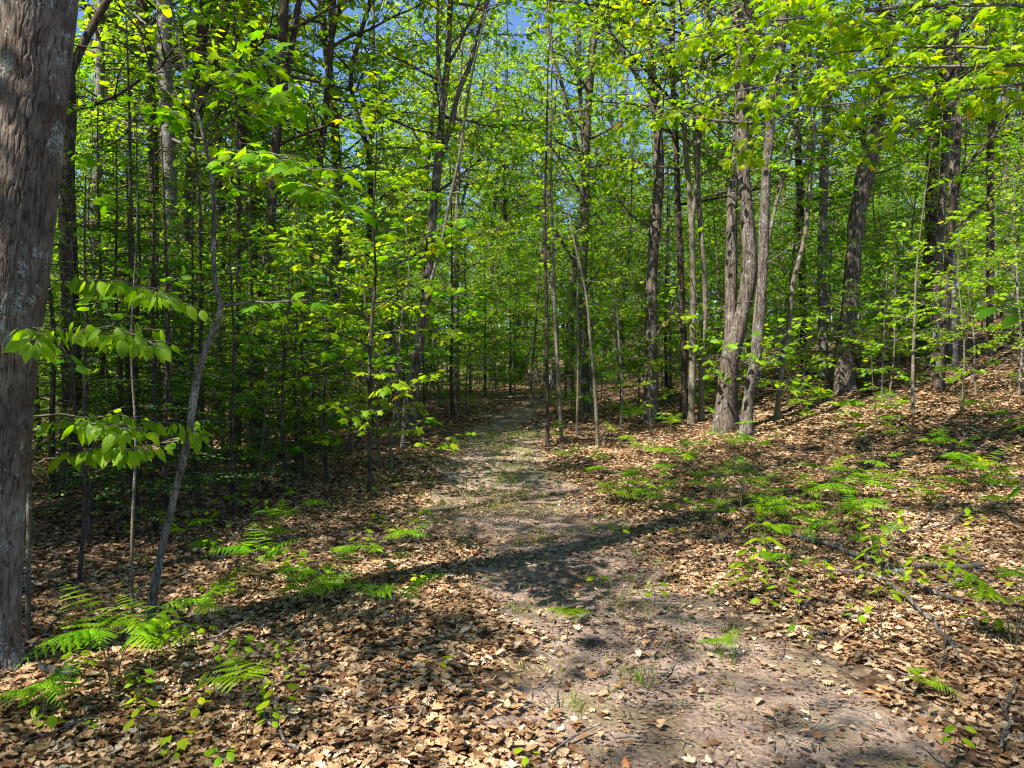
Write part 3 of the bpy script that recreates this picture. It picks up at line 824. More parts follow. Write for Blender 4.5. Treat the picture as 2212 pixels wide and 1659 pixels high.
hero('smooth grey trunk behind the low bright maple leaves', [(1777, 800, 21), (1778, 670, 20), (1780, 553, 19), (1783, 430, 18), (1790, 300, 18), (1796, 200, 17), (1800, 100, 16), (1802, 0, 16)], 18.0, 'bark_grey', sides=9, seed=24)
hero('dark trunk standing left of the smooth grey one', [(1738, 800, 15), (1735, 700, 15), (1732, 553, 15), (1728, 430, 15), (1722, 300, 14), (1714, 150, 13), (1710, 0, 12)], 19.0, 'bark_dark', sides=8, seed=25)
hero('big leaning trunk with broken snags and a flared foot on the bank', [(1816, 846, 44), (1826, 760, 35), (1837, 670, 35), (1848, 553, 33), (1856, 490, 36), (1871, 383, 37), (1885, 317, 34), (1901, 233, 26), (1912, 133, 23), (1917, 0, 22)], None, 'bark_oak',
     [[12, (1897, 260, 13), (1930, 175, 9), (1995, 85, 8), (2045, 10, 7)], [12, (1909, 160, 11), (1940, 80, 9), (1996, 0, 8)], [0, (1882, 335, 13), (1864, 305, 9), (1868, 270, 7), (1840, 246, 6), (1792, 258, 3)], [0, (1876, 360, 9), (1880, 320, 8), (1868, 280, 5)], [0, (1830, 740, 9), (1855, 790, 7), (1868, 822, 5)]], sides=14, seed=26)
hero('mottled trunk, leftmost of the pair on the upper bank', [(2022, 760, 20), (2023, 650, 18), (2027, 553, 18), (2038, 383, 16), (2047, 233, 16), (2055, 67, 15), (2060, 0, 14)], 15.5, 'bark_oak', sides=9, seed=27)
hero('dark crooked trunk with long bare boughs stretching right', [(2024, 842, 19), (2034, 740, 17), (2042, 663, 17), (2053, 500, 15), (2062, 367, 13), (2075, 233, 11), (2080, 100, 10), (2085, 0, 9)], None, 'bark_dark',
     [[0, (2055, 480, 9), (2083, 367, 8), (2142, 300, 6), (2215, 185, 5), (2280, 80, 3)], [0, (2052, 505, 7), (2105, 455, 6), (2160, 400, 5), (2230, 340, 3)]], sides=9, seed=28)
hero('pale birchlike pole on the upper bank', [(2064, 742, 13), (2062, 640, 12), (2059, 500, 12), (2066, 300, 11), (2072, 100, 10), (2074, 0, 9)], 15.0, 'bark_grey', sides=8, seed=29)
hero('straight dark trunk near the right end of the bank', [(2138, 720, 15), (2141, 530, 15), (2145, 333, 14), (2150, 133, 13), (2152, 0, 13)], 16.0, 'bark_dark', sides=9, seed=30)
hero('thin grey sapling pole in the open litter of the bank', [(1972, 905, 8), (1973, 800, 7), (1980, 690, 6), (1985, 600, 4)], None, 'bark_thin', top=4.5, crown=dict(SAPL, nb=8, L=.6), leafm='maple', name='maple_sapling', cat='sapling', sides=6, seed=31)
hero('dark thin sapling behind the beech leaves', [(168, 1262, 10), (168, 1050, 9), (160, 850, 8), (150, 650, 7)], None, 'bark_dark', top=4, crown=dict(SAPL, nb=8, L=.6), leafm='maple', name='maple_sapling', cat='sapling', sides=6, seed=32)
hero('dark thin sapling in the shade beside the curved grey sapling', [(432, 1100, 9), (434, 950, 9), (438, 800, 8), (440, 640, 7)], None, 'bark_dark', top=4.5, crown=dict(SAPL, nb=9, L=.7), leafm='maple', name='maple_sapling', cat='sapling', sides=6, seed=33)
hero('brownish thin sapling under the beech sprays', [(286, 1330, 7), (282, 1150, 7), (274, 950, 6), (268, 760, 5)], None, 'bark_thin', top=3.2, crown=dict(SAPL, nb=6, L=.5), leafm='beech', name='beech_sapling', cat='sapling', sides=6, seed=34)
hero('broad leafed maple sapling left of the path in half shade', [(798, 1066, 10), (800, 950, 9), (797, 820, 8), (800, 700, 7), (808, 590, 6), (802, 480, 5)], None, 'bark_dark', top=4.6, crown=dict(nb=30, t0=.14, L=1.45, e0=0, e1=40, sp=.06, ls=.12, twigs=5.5, tilt=.33, droop=.3, bend=-.03, sub=.5), leafm='maple', T=TM, name='maple_sapling', cat='sapling', sides=7, seed=35)

# the curved grey sapling in front, with maple sprays reaching right
def spray(rng, acc, L, p0, p1, r, n_tw, lt, sp, ls, droop=.4, tilt=.3, sag=.05):
    """a bough from p0 to p1 with leafy side twigs in a near level plane"""
    p0 = np.array(p0); p1 = np.array(p1); ln = np.linalg.norm(p1 - p0)
    pts = np.array([p0 + (p1 - p0) * t + UP * (sag * ln * 4 * t * (1 - t)) + (rng.normal(0, .012, 3) if 0 < t < 1 else 0) for t in np.linspace(0, 1, 7)])
    tube(acc, pts, np.linspace(r, .002, 7), 5)
    for j in range(n_tw):
        s = .2 + .8 * (j + .6) / n_tw; f = s * 6; i = min(5, int(f)); pp = pts[i] + (pts[i + 1] - pts[i]) * (f - i)
        t = pts[i + 1] - pts[i]; t /= np.linalg.norm(t); side = np.cross(t, UP); side /= np.linalg.norm(side)
        d2 = t * .7 + side * (1 if j % 2 else -1) * .8 + UP * rng.normal(0, .15); d2 /= np.linalg.norm(d2)
        q = pp + d2 * lt * rng.uniform(.6, 1.2)
        tube(acc, np.array([pp, (pp + q) / 2 + UP * .01, q]), [.0025, .002, .0012], 3)
        leaf_row(rng, L, pp + (q - pp) * .15, q, sp, ls, 1, droop, tilt)
    leaf_row(rng, L, pts[3], pts[-1], sp, ls, 1, droop, tilt)

def curved_sapling():
    rng = np.random.default_rng(77)
    ctl = [(318, 1357, 20), (340, 1230, 17), (377, 1073, 14), (397, 990, 16), (410, 930, 16), (417, 870, 16), (430, 800, 16), (447, 750, 14), (467, 696, 13), (477, 663, 12), (468, 630, 11), (461, 553, 10), (462, 450, 10), (452, 350, 8), (437, 283, 7), (417, 213, 6), (400, 143, 5), (380, 60, 5), (368, 0, 4), (350, -120, 3)]
    b = hit(318, 1357); d = b.y
    W = [np.array(at(x, y, d)) for x, y, w in ctl]; Rr = [w / FPX * d * .5 for x, y, w in ctl]
    base = np.array([W[0][0], W[0][1], gz(W[0][0], W[0][1])]); W[0] = base - UP * .08
    acc = Acc(); L = newL()
    trunk_tube(acc, rng, W, Rr, 14, .3, ridge=.12, step=.05)
    def bough(a, b_, dd, **k):
        spray(rng, acc, L, at(*a, d), at(*b_, dd), k.pop('r', .007), k.pop('n', 5), k.pop('lt', .24), .055, .10, **k)
    bough((477, 663), (705, 655), d - .2, r=.01, n=6, lt=.2, sag=.02)
    bough((452, 350), (560, 330), d - .5, n=5)
    bough((455, 380), (735, 430), d - .9, n=9, lt=.3)
    bough((445, 310), (640, 215), d - .3, n=7, lt=.26)
    bough((425, 240), (600, 105), d - .3, n=8, lt=.28)
    bough((437, 283), (650, 190), d - .8, n=8, lt=.28)
    bough((455, 400), (600, 345), d - .9, n=7, lt=.22)
    bough((417, 213), (520, 150), d - .6, n=5)
    bough((440, 300), (350, 230), d + .4, n=5)
    bough((452, 350), (680, 370), d - 1.2, n=7, lt=.25)
    bough((380, 60), (490, 20), d - .2, n=4)
    root = thing('maple_sapling', 'curved pale grey sapling with maple leaf sprays, close by the thick trunk', 'sapling', base)
    link('trunk', acc.mesh('trunk', base, smooth=True), M['bark_grey'], root)
    link('foliage', leaf_mesh('foliage', L, TM, base), M['maple'], root)
    heroes.append((base[0], base[1], .2))
curved_sapling()

def beech_bush():
    rng = np.random.default_rng(88)
    d = 4.3
    foot = at(60, 1390, d); base = np.array([foot.x, d, gz(foot.x, d)])
    acc = Acc(); L = newL()
    W = [base - UP * .05, np.array(at(62, 1150, d)), np.array(at(66, 900, d)), np.array(at(74, 700, d)), np.array(at(85, 560, d)), np.array(at(95, 420, d))]
    trunk_tube(acc, rng, W, [.016, .014, .012, .01, .008, .004], 8, .2, step=.08)
    def bough(a, b_, d0, d1, n=7, lt=.15, **k):
        spray(rng, acc, L, at(*a, d0), at(*b_, d1), .006, n + 3, lt * rng.uniform(.8, 1.2), .032, .088, droop=1.0, tilt=.4, **k)
    bough((72, 760), (352, 752), d, 3.15, 9, .17, sag=.06)
    bough((75, 740), (80, 745), d, 3.0, 3, .12, sag=.05)
    bough((80, 640), (385, 652), d, 3.6, 10, .17, sag=.07)
    bough((66, 930), (285, 930), d, 3.7, 9, .18, sag=.05)
    bough((64, 1010), (310, 975), d, 3.9, 8, .16, sag=.05)
    bough((66, 900), (440, 940), d, 4.4, 7, .12, sag=.06)
    root = thing('beech_sapling', 'beech sapling with drooping toothed leaves spreading from behind the thick trunk', 'sapling', base)
    link('stem', acc.mesh('stem', base, smooth=True), M['bark_thin'], root)
    link('foliage', leaf_mesh('foliage', L, TB, base), M['beech'], root)
beech_bush()

def edge_beech():
    rng = np.random.default_rng(89)
    base = np.array([2.9, 3.6, gz(2.9, 3.6)])
    acc = Acc(); L = newL()
    W = [base - UP * .05, base + np.array([.02, .0, .7]), base + np.array([.0, .03, 1.3]), base + np.array([-.05, .0, 2.1]), base + np.array([-.05, 0, 2.8])]
    trunk_tube(acc, rng, W, [.014, .012, .01, .008, .004], 7, .2, step=.1)
    spray(rng, acc, L, base + np.array([0, 0, 1.75]), at(2150, 660, 3.5), .005, 4, .12, .05, .095, droop=.6)
    spray(rng, acc, L, base + np.array([0, 0, 1.0]), at(2200, 1050, 3.5), .005, 3, .1, .05, .095, droop=.6)
    spray(rng, acc, L, base + np.array([0, 0, 2.2]), base + np.array([.5, .3, 2.3]), .005, 4, .12, .05, .095, droop=.6)
    root = thing('beech_sapling', 'beech sapling at the right edge, only its leafy twigs reaching into view', 'sapling', base)
    link('stem', acc.mesh('stem', base, smooth=True), M['bark_thin'], root)
    link('foliage', leaf_mesh('foliage', L, TB, base), M['beech'], root)
edge_beech()

# ------------------------------------------------------------------ the woods behind
def clear(x, y, r):
    return all((x - a) ** 2 + (y - b) ** 2 > (r + c) ** 2 for a, b, c in heroes)

def glade(x, y):
    """the strip through which the sun reaches the far end of the path"""
    return -6 < x < .8 and abs((y - 17.6) * .755 - x * .656) < 1.5

def plant(kind, n, ylo, yhi, label, group, smin, smax, gap, seed, xr=.74, avoid_path=1.2, cond=None, margin=2.5):
    rng = random.Random(seed); made = 0; tries = 0; placed = []
    first = [True] * len(kind)
    while made < n and tries < n * 60:
        tries += 1
        y = math.sqrt(rng.uniform(ylo * ylo, yhi * yhi)); x = rng.uniform(-1, 1) * (y * xr + margin)
        if cond and not cond(x, y, rng): continue
        if y < 30 and abs(x - float(path_x(y))) < avoid_path: continue
        if not clear(x, y, gap * .5): continue
        if any((x - a) ** 2 + (y - b) ** 2 < gap * gap for a, b in placed): continue
        placed.append((x, y))
        i = rng.randrange(len(kind)); s = rng.uniform(smin, smax); rz = rng.uniform(0, 6.28)
        loc = (x, y, gz(x, y))
        if first[i]:
            first[i] = False; o = kind[i]
            o.location = loc; o.rotation_euler = (0, 0, rz); o.scale = (s,) * 3; o['label'] = label; o['group'] = group
        else:
            dup(kind[i], loc, rz, s, label, group)
        made += 1
    return made

GT = 'leafy trees deep in the woods'; GY = 'young maples of the middle woods'; GS = 'saplings between the trunks'; GH = 'hemlocks of the shaded woods'
plant(tall, 200, 17, 78, LT, GT, .8, 1.15, 1.5, 1, avoid_path=1.4, cond=lambda x, y, r: r.random() < (1 if y > 22 else .5) and not glade(x, y) and not (abs(1106 + x / y * FPX - 1085) < 80 and y < 34))
plant(young, 262, 10.5, 46, LY, GY, .75, 1.2, .9, 2, cond=lambda x, y, r: not (-1.5 < x < 7 and y < 15.5) and not (x > 2 and y < 15) and not glade(x, y))
plant(sapl, 200, 8, 34, LS, GS, .7, 1.25, .5, 3, cond=lambda x, y, r: not (-1.2 < x < 4.5 and y < 13) and not (x > 3 and y < 11 and r.random() < .75))
plant(hemlock, 46, 5.8, 26, HL, GH, .75, 1.25, .7, 4, cond=lambda x, y, r: (x < -1.9 - .06 * y and y < 15 and not glade(x, y)) or (y > 16 and r.random() < .4 and x < 6))

def far_woods():
    rng = np.random.default_rng(66); acc = Acc(); L = newL()
    n = 420
    y = rng.uniform(80, 150, n); x = rng.uniform(-1, 1, n) * (y * .76 + 8); h = rng.uniform(11, 19, n)
    z = ground_z(x, y)
    for a, b, c, hh in zip(x, y, z, h):
        k = 330
        t = rng.random(k) ** .8
        rr = (.9 + 2.4 * np.sin(np.pi * np.clip(t, .05, .95))) * np.sqrt(rng.random(k)); th = rng.uniform(0, 6.28, k)
        L['p'].append(np.stack([a + rr * np.cos(th), b + rr * np.sin(th), c + .3 + t * hh], -1))
        L['a'].append(rng.normal(0, 1, (k, 3))); L['n'].append(UP * .8 + rng.normal(0, .6, (k, 3))); L['s'].append(rng.uniform(.22, .5, k))
    o = link('far_woods', leaf_mesh('far_woods', L, TS), M['canopy'])
    tag(o, 'far off leafy woods closing the view behind all the trunks', 'woods', kind='stuff')
far_woods()

HN = 'hemlock sapling with dark lacy sprays in the left woods near the curved sapling'
for k, (px, dd, i, sc) in enumerate([(190, 6.4, 0, 1.0), (255, 7.6, 1, .85), (330, 6.9, 0, 1.1), (300, 9.0, 1, 1.0), (415, 8.3, 1, .8), (500, 7.4, 0, .95), (545, 9.2, 1, .9), (640, 10.2, 1, .85), (610, 8.4, 0, .8), (110, 8.2, 1, 1.0), (215, 10.5, 2, .9), (440, 11.0, 2, .85), (700, 9.4, 0, .8)]):
    x = (px - 1106) / FPX * dd
    dup(hemlock[i], (x, dd, gz(x, dd)), k * 1.7, sc, HN, 'hemlock saplings of the left woods')
HB = 'tall hemlock added outside the left edge to keep the left woods in shade'  # added beyond the frame only to cast shade on the left woods
for k, (x, y, i, sc) in enumerate([(-5.6, 3.4, 2, 1.3), (-6.4, 5.6, 2, 1.5), (-7.2, 8.2, 2, 1.5)]):
    dup(hemlock[i], (x, y, gz(x, y)), k * 1.1, sc, HB, 'added hemlocks shading the left woods')

# ------------------------------------------------------------------ a maple whose boughs hang in from above on the right
def overhang():
    rng = np.random.default_rng(91)
    base = np.array([7.6, 6.6, gz(7.6, 6.6)])
    acc = Acc(); L = newL()
    W = [base - UP * .1, base + np.array([-.1, .1, 2.2]), base + np.array([-.25, .1, 4.0]), base + np.array([-.3, .2, 6.5]), base + np.array([-.2, .3, 10.0])]
    S, r = trunk_tube(acc, rng, W, [.13, .11, .10, .08, .02], 10, .4, ridge=.12)
    def big(z, target):
        p0 = base + np.array([-.25, .1, z]); p1 = np.array(target); ln = np.linalg.norm(p1 - p0)
        pts = np.array([p0 + (p1 - p0) * t + UP * (.09 * ln * 4 * t * (1 - t)) + rng.normal(0, .05, 3) * (0 < t < 1) for t in np.linspace(0, 1, 9)])
        tube(acc, pts, np.linspace(.03, .004, 9), 6)
        m = int(ln * 2.3)
        for j in range(m):
            f = (.25 + .75 * (j + rng.random()) / m) * 8; i = min(7, int(f)); pp = pts[i] + (pts[i + 1] - pts[i]) * (f - i)
            t = pts[i + 1] - pts[i]; t /= np.linalg.norm(t); side = np.cross(t, UP); side /= np.linalg.norm(side)
            e = pp + (t * .6 + side * (1 if j % 2 else -1) * .8 + UP * rng.normal(-.05, .2)) * rng.uniform(.5, 1.0)
            spray(rng, acc, L, pp, e, .006, 6, .26, .06, .12, droop=.45, tilt=.35)
    for z, px, py, dd in [(4.0, 1290, 140, 8.8), (3.6, 1430, 255, 8.2), (3.4, 1620, 275, 7.8), (3.6, 1760, 200, 8.2), (4.4, 1600, 90, 8.6), (4.4, 1830, 60, 8.0), (4.8, 1450, 40, 8.8), (3.8, 1560, 190, 9.2)]:
        big(z, at(px, py, dd))
    grow(rng, S, r, dict(TALL, nb=10, t0=.55, L=2.2), acc, L)
    root = thing('maple_tree', 'maple standing past the right edge whose bright boughs hang into the upper view', 'tree', base)
    link('trunk', acc.mesh('trunk', base, smooth=True), M['bark_grey'], root)
    link('foliage', leaf_mesh('foliage', L, TM, base), M['maple'], root)
overhang()
for k, (px, dd, i, sc) in enumerate([(700, 11.2, 0, .85), (590, 9.8, 0, .8), (480, 11.5, 0, .9), (330, 12.5, 1, 1.0), (230, 11, 1, 1.0), (820, 10.4, 0, .75), (130, 10, 1, 1.0), (420, 14, 3, 1.0), (560, 15.5, 3, 1.0), (660, 16, 4, 1.0), (250, 14.5, 4, 1.0), (610, 12.6, 1, .9), (760, 12.2, 2, .75), (690, 13.4, 2, .8), (530, 13.0, 1, .9), (860, 14.6, 1, .8), (380, 10.2, 0, .9), (290, 9.4, 0, .85), (450, 9.0, 0, .7)]):
    x = (px - 1106) / FPX * dd
    dup(young[i], (x, dd, gz(x, dd)), k * 2.3, sc, 'leafy young maple mixed with hemlocks left of the path', 'young maples left of the path')
for k, (px, dd, i, sc) in enumerate([(190, 14, 0, .95), (340, 16, 3, .95), (470, 15, 1, .9), (620, 17, 4, .95), (730, 18.5, 2, 1.0), (830, 21, 3, 1.0), (270, 19, 2, 1.0), (540, 20.5, 0, 1.0), (985, 27, 0, 1.0), (1190, 29, 3, 1.05), (1060, 36, 1, 1.1), (1130, 41, 4, 1.1), (1230, 25, 2, .95), (930, 33, 5, 1.1), (1010, 43, 2, 1.15), (1330, 31, 0, 1.05), (1160, 35, 3, 1.1)]):
    x = (px - 1106) / FPX * dd
    dup(tall[i], (x, dd, gz(x, dd)), k * 1.4, sc, 'tall leafy tree closing the canopy over the left and centre woods', 'canopy trees of the left and centre woods')
GM = 'leafy young maples along the edge of the bank'
for k, (px, dd, i, sc) in enumerate([(1905, 14.5, 1, .7), (1730, 15.0, 0, .75), (1790, 16.5, 1, .8), (2110, 12.5, 0, .7), (1340, 15.5, 1, .8), (1560, 17, 2, .9), (1940, 17, 2, .9), (2200, 11.5, 1, .7), (2050, 17.5, 3, .9), (1450, 19, 3, .9), (1150, 20.5, 2, .9), (1690, 20, 4, .9), (1280, 17.5, 1, .9), (1620, 15.5, 0, .8), (1840, 19, 3, .9)]):
    x = (px - 1106) / FPX * dd
    dup(young[i], (x, dd, gz(x, dd)), k * 1.9, sc, 'low leafy young maple among the trunks right of the path', GM)

# ------------------------------------------------------------------ canopy added beside and behind the viewer, out of view, to shade the foreground
LB = 'leafy maple beside and behind the viewpoint that shades the foreground'
GB = 'added maples shading the foreground'
high = proto_tree('forest_tree', 150, 19, .17, dict(TALL, nb=30, t0=.5, L=3.6, sp=.095), M['bark_grey'], M['canopy'], TS, LB, 'tree', lean=.03)
shade = [(-9.8, 3.4, 0), (-11.0, -4.0, 1), (-12.5, 1.5, 2), (-15.5, -1.5, 5), (-5.6, -5.6, 2), (-10.5, -8.0, 1), (-16, 4, 0), (-2.0, -9.0, 3), (3.5, -5.5, 4), (-6.6, .5, 3)]
for k, (x, y, i) in enumerate(shade):
    dup(tall[i], (x, y, gz(x, y)), k * 1.3, .95, LB, GB)
for k, (x, y, rz) in enumerate([(-1.0, -1.3, 0), (-.4, -3.2, 1.7), (-4.2, -3.4, 3.0), (-7.4, 1.2, .9), (1.8, -.8, 4)]):
    if k: dup(high, (x, y, gz(x, y)), rz, 1.0, LB, GB)
    else:
        high.location = (x, y, gz(x, y)); high['group'] = GB
for k, (x, y, i, sc) in enumerate([(-5.8, 3.3, 4, 1.0),  (-3.6, -2.2, 3, 1.0), (-1.7, -.9, 4, .9)]):  # extra maples set outside the frame for their shadows on the litter
    dup(young[i], (x, y, gz(x, y)), k * 1.3, sc, 'young maple added behind the left edge of view to shade the near litter', 'added young maples shading the near litter')

# ------------------------------------------------------------------ ferns
def fern_blade(rng, acc, p0, az, L, tilt, droop=.25):
    """one triangular frond blade lying out from p0"""
    d = np.array([math.cos(az) * math.cos(tilt), math.sin(az) * math.cos(tilt), math.sin(tilt)])
    n = 10
    pts = []; q = np.array(p0, float); dd = d.copy()
    for i in range(n + 1):
        pts.append(q.copy()); dd = dd - UP * droop / n; dd /= np.linalg.norm(dd); q = q + dd * L / n
    pts = np.array(pts)
    tube(acc, pts, np.linspace(.0022, .0006, n + 1), 3)
    side0 = np.cross(d, UP); side0 /= np.linalg.norm(side0)
    PP, AA, NN, SS = [], [], [], []
    for i in range(1, n + 1):
        q = i / n; w = L * .44 * (1 - q) ** .9 * (.8 + .2 * min(1, q * 5)) + .016
        t = pts[i] - pts[i - 1]; t /= np.linalg.norm(t)
        for sg in (1, -1):
            pd = side0 * sg * .9 + t * .45 - UP * .15 + rng.normal(0, .06, 3)
            PP.append(pts[i]); AA.append(pd); NN.append(UP + rng.normal(0, .2, 3) + side0 * sg * .15); SS.append(w)
    PP.append(pts[-1]); AA.append(dd); NN.append(UP); SS.append(.03)
    leaves_into(acc, PINNA, np.array(PP), np.array(AA), np.array(NN), np.array(SS))

def proto_fern(seed, h, L, nblade):
    rng = np.random.default_rng(seed)
    root = thing('bracken_fern', 'fern', 'fern', (0, 0, 0))
    st = Acc(); a0 = rng.uniform(0, 6.28)
    for b in range(nblade):
        az = a0 + b * 6.28 / nblade * rng.uniform(.8, 1.15)
        off = np.array([math.cos(az), math.sin(az), 0]) * .03
        top = np.array([math.cos(az) * h * .25, math.sin(az) * h * .25, h * rng.uniform(.6, 1.25)])
        tube(st, np.array([off * .2 - UP * .02, off + UP * h * .5, top]), [.0035, .003, .0024], 4)
        acc = Acc()
        Lb = L * rng.uniform(.8, 1.15)
        fern_blade(rng, acc, top, az, Lb, rng.uniform(.1, .9), .8)
        fern_blade(rng, acc, top, az + .95, Lb * .62, rng.uniform(.0, .5), .5)
        fern_blade(rng, acc, top, az - .95, Lb * .62, rng.uniform(.0, .5), .5)
        link('frond', acc.mesh('frond'), M['fern'], root)
    link('stem', st.mesh('stem'), M['stalk'], root)
    return root

ferns = [proto_fern(500, .26, .36, 2), proto_fern(501, .30, .40, 3), proto_fern(502, .22, .30, 1), proto_fern(503, .28, .34, 2), proto_fern(504, .18, .26, 3)]
used_f = set()
def fern(i, x, y, rz, s, label, group):
    loc = (x, y, gz(x, y))
    if i not in used_f:
        used_f.add(i); o = ferns[i]; o.location = loc; o.rotation_euler = (0, 0, rz); o.scale = (s,) * 3
        o['label'] = label
        if group: o['group'] = group
        return o
    return dup(ferns[i], loc, rz, s, label, group)

near_ferns = [   # foot pixel, kind, turn, size, label
    (245, 1500, 1, .4, 1.1, 'large bright fern at the foot of the thick trunk'),
    (330, 1470, 0, 2.2, .95, 'fern overlapping the large one beside the thick trunk'),
    (90, 1560, 4, 1.0, .9, 'low fern spreading in front of the thick trunk roots'),
    (400, 1420, 3, 4.2, 1.0, 'fern right beside the foot of the curved grey sapling'),
    (455, 1370, 0, .6, .9, 'fern just behind the one beside the curved sapling'),
    (690, 1340, 1, 5.2, .95, 'wide dark green fern in half shade, left of the path'),
    (630, 1330, 3, 3.0, .8, 'fern touching the wide half shaded fern on its near side'),
    (865, 1370, 0, 5.6, .95, 'bright two fronded fern at the path edge, left side'),
    (1225, 1392, 2, 3.9, .95, 'single bright fern standing in the middle of the path'),
    (535, 1610, 2, 1.3, 1.1, 'upright single fern frond in the near litter'),
    (835, 1240, 2, 2.4, .8, 'tiny fern at the left path edge in shade'),
    (2190, 1400, 1, 2.9, 1.25, 'large bright fern cut by the right edge of view'),
    (1560, 1420, 4, .3, .55, 'tiny flat fern on the bare path soil'),
    (410, 1210, 3, .9, .9, 'shaded fern left of the curved grey sapling, midway up'),
    (395, 1180, 0, 2.9, .8, 'second shaded fern behind the curved grey sapling'),
    (2000, 1500, 4, 3.5, .5, 'small fern under the fallen branch forks'),
]
for px, py, i, rz, s, lab in near_ferns:
    p = hit(px, py); fern(i, p.x, p.y, rz, s * .95, lab, None)
def fern_zone(n, x0, x1, y0, y1, label, group, seed, smin=.7, smax=1.15):
    rng = random.Random(seed); placed = []
    t = 0
    while len(placed) < n and t < n * 30:
        t += 1
        px = rng.uniform(x0, x1); py = y0 + (y1 - y0) * rng.random()
        p = hit(px, py)
        if float(path_mask(p.x, p.y)) > .4 and p.y < 22: continue
        if any((p.x - a) ** 2 + (p.y - b) ** 2 < .05 for a, b in placed): continue
        placed.append((p.x, p.y))
        fern(rng.randrange(5), p.x, p.y, rng.uniform(0, 6.28), rng.uniform(smin, smax), label, group)
fern_zone(24, 1140, 1660, 930, 1110, 'bright bracken fern in the sunny patch before the pole cluster and stout oak', 'sunny ferns before the oak', 1)
fern_zone(10, 1420, 1680, 1060, 1150, 'small fern in the sunlit litter right of the path', 'ferns in the sunlit litter', 2, .6, .95)
fern_zone(24, 1780, 2330, 900, 1130, 'bracken fern in the shade of the right hand bank', 'ferns shading the bank', 3)
fern_zone(18, 1640, 1960, 1050, 1230, 'thin bracken fern around the fallen branch on the right', 'ferns by the fallen branch', 4, .6, 1.0)
fern_zone(8, 480, 900, 1080, 1270, 'small shaded fern left of the path', 'shaded ferns left of the path', 5, .5, .9)
fern_zone(22, 1150, 2000, 870, 935, 'distant fern at the feet of the trunks right of the path', 'distant ferns at the trunk feet', 6)

# ------------------------------------------------------------------ seedlings and small herbs
def proto_seedling(seed, h, n, ls, T):
    rng = np.random.default_rng(seed); st = Acc(); L = newL()
    pts = np.array([[0, 0, -.02], [rng.normal(0, .02), rng.normal(0, .02), h * .5], [rng.normal(0, .04), rng.normal(0, .04), h]])
    tube(st, pts, [.003, .0025, .0015], 4)
    for k in range(n):
        t = 1 - .5 * (k // 3) / max(1, n // 3); az = k * 2.1 + rng.normal(0, .2)
        p = pts[1] + (pts[2] - pts[1]) * max(0, (t - .5) * 2)
        d = np.array([math.cos(az), math.sin(az), .25]); e = p + d * ls * .5
        tube(st, np.array([p, (p + e) / 2 + UP * .004, e]), [.0012, .001, .0008], 3)
        L['p'].append(e[None]); L['a'].append((d - UP * .45)[None]); L['n'].append((UP + rng.normal(0, .2, 3))[None]); L['s'].append(np.array([ls * rng.uniform(.8, 1.15)]))
    root = thing('leafy_seedling', 'seedling', 'seedling', (0, 0, 0))
    link('stem', st.mesh('stem'), M['stalk'], root); link('foliage', leaf_mesh('foliage', L, T), M['seedling'], root)
    return root
seedl = [proto_seedling(600, .16, 4, .08, TB), proto_seedling(601, .34, 8, .09, TB), proto_seedling(602, .10, 3, .07, TM), proto_seedling(603, .22, 6, .07, TS), proto_seedling(604, .06, 3, .055, TS)]
used_s = set()
def seedling(i, x, y, rz, s, label, group=None):
    loc = (x, y, gz(x, y))
    if i not in used_s:
        used_s.add(i); o = seedl[i]; o.location = loc; o.rotation_euler = (0, 0, rz); o.scale = (s,) * 3; o['label'] = label
        if group: o['group'] = group
        return
    dup(seedl[i], loc, rz, s, label, group)
for px, py, i, rz, s, lab in [
    (1336, 1165, 0, .2, .9, 'pair of yellow green leaves on a short stalk in sunlit litter'),
    (1655, 1265, 1, 1.1, 1.25, 'leafy yellow green shoot rising by the fallen branch'),
    (1700, 1255, 0, 2.0, 1.0, 'drooping leaf shoot beside the tall yellow green shoot'),
    (1800, 1250, 2, .8, 1.0, 'maple seedling just right of the leafy shoots'),
    (1845, 965, 1, 3.0, 1.9, 'bushy seedling with round leaves on the shaded bank'),
    (1870, 975, 1, 1.5, 1.5, 'second bushy seedling on the shaded bank, slightly lower'),
    (1460, 1165, 2, 2.0, 1.0, 'flat maple seedling alone in the bright litter'),
    (480, 1130, 0, 4.4, 1.5, 'beech seedling with drooping leaves right of the curved sapling'),
    (990, 1475, 4, .9, 1.3, 'small broad leaf shoot beside a big pale dead leaf'),
    (1545, 1310, 3, .3, .7, 'tiny herb at the right edge of the path'),
    (1175, 1640, 4, 2.3, .9, 'tiny leaf rosette at the very front of the path'),
    (2060, 1655, 3, 1.3, .8, 'low green herb at the front right corner')]:
    p = hit(px, py); seedling(i, p.x, p.y, rz, s, lab)
def seed_zone(n, x0, x1, y0, y1, label, group, seed, smin=.6, smax=1.2):
    rng = random.Random(seed)
    for k in range(n):
        p = hit(rng.uniform(x0, x1), rng.uniform(y0, y1))
        if float(path_mask(p.x, p.y)) > .6 and rng.random() < .7: continue
        seedling(rng.choice([0, 2, 3, 4, 4, 3]), p.x, p.y, rng.uniform(0, 6.28), rng.uniform(smin, smax), label, group)
seed_zone(40, 30, 700, 1380, 1640, 'small green leaf shoot in the near litter left of the path', 'shoots in the near litter', 1, .6, 1.0)
seed_zone(60, 1250, 2200, 1050, 1400, 'small green shoot in the litter right of the path', 'shoots in the right litter', 2)
seed_zone(60, 250, 950, 950, 1300, 'small green shoot in the shaded litter left of the path', 'shoots in the shaded litter', 3)

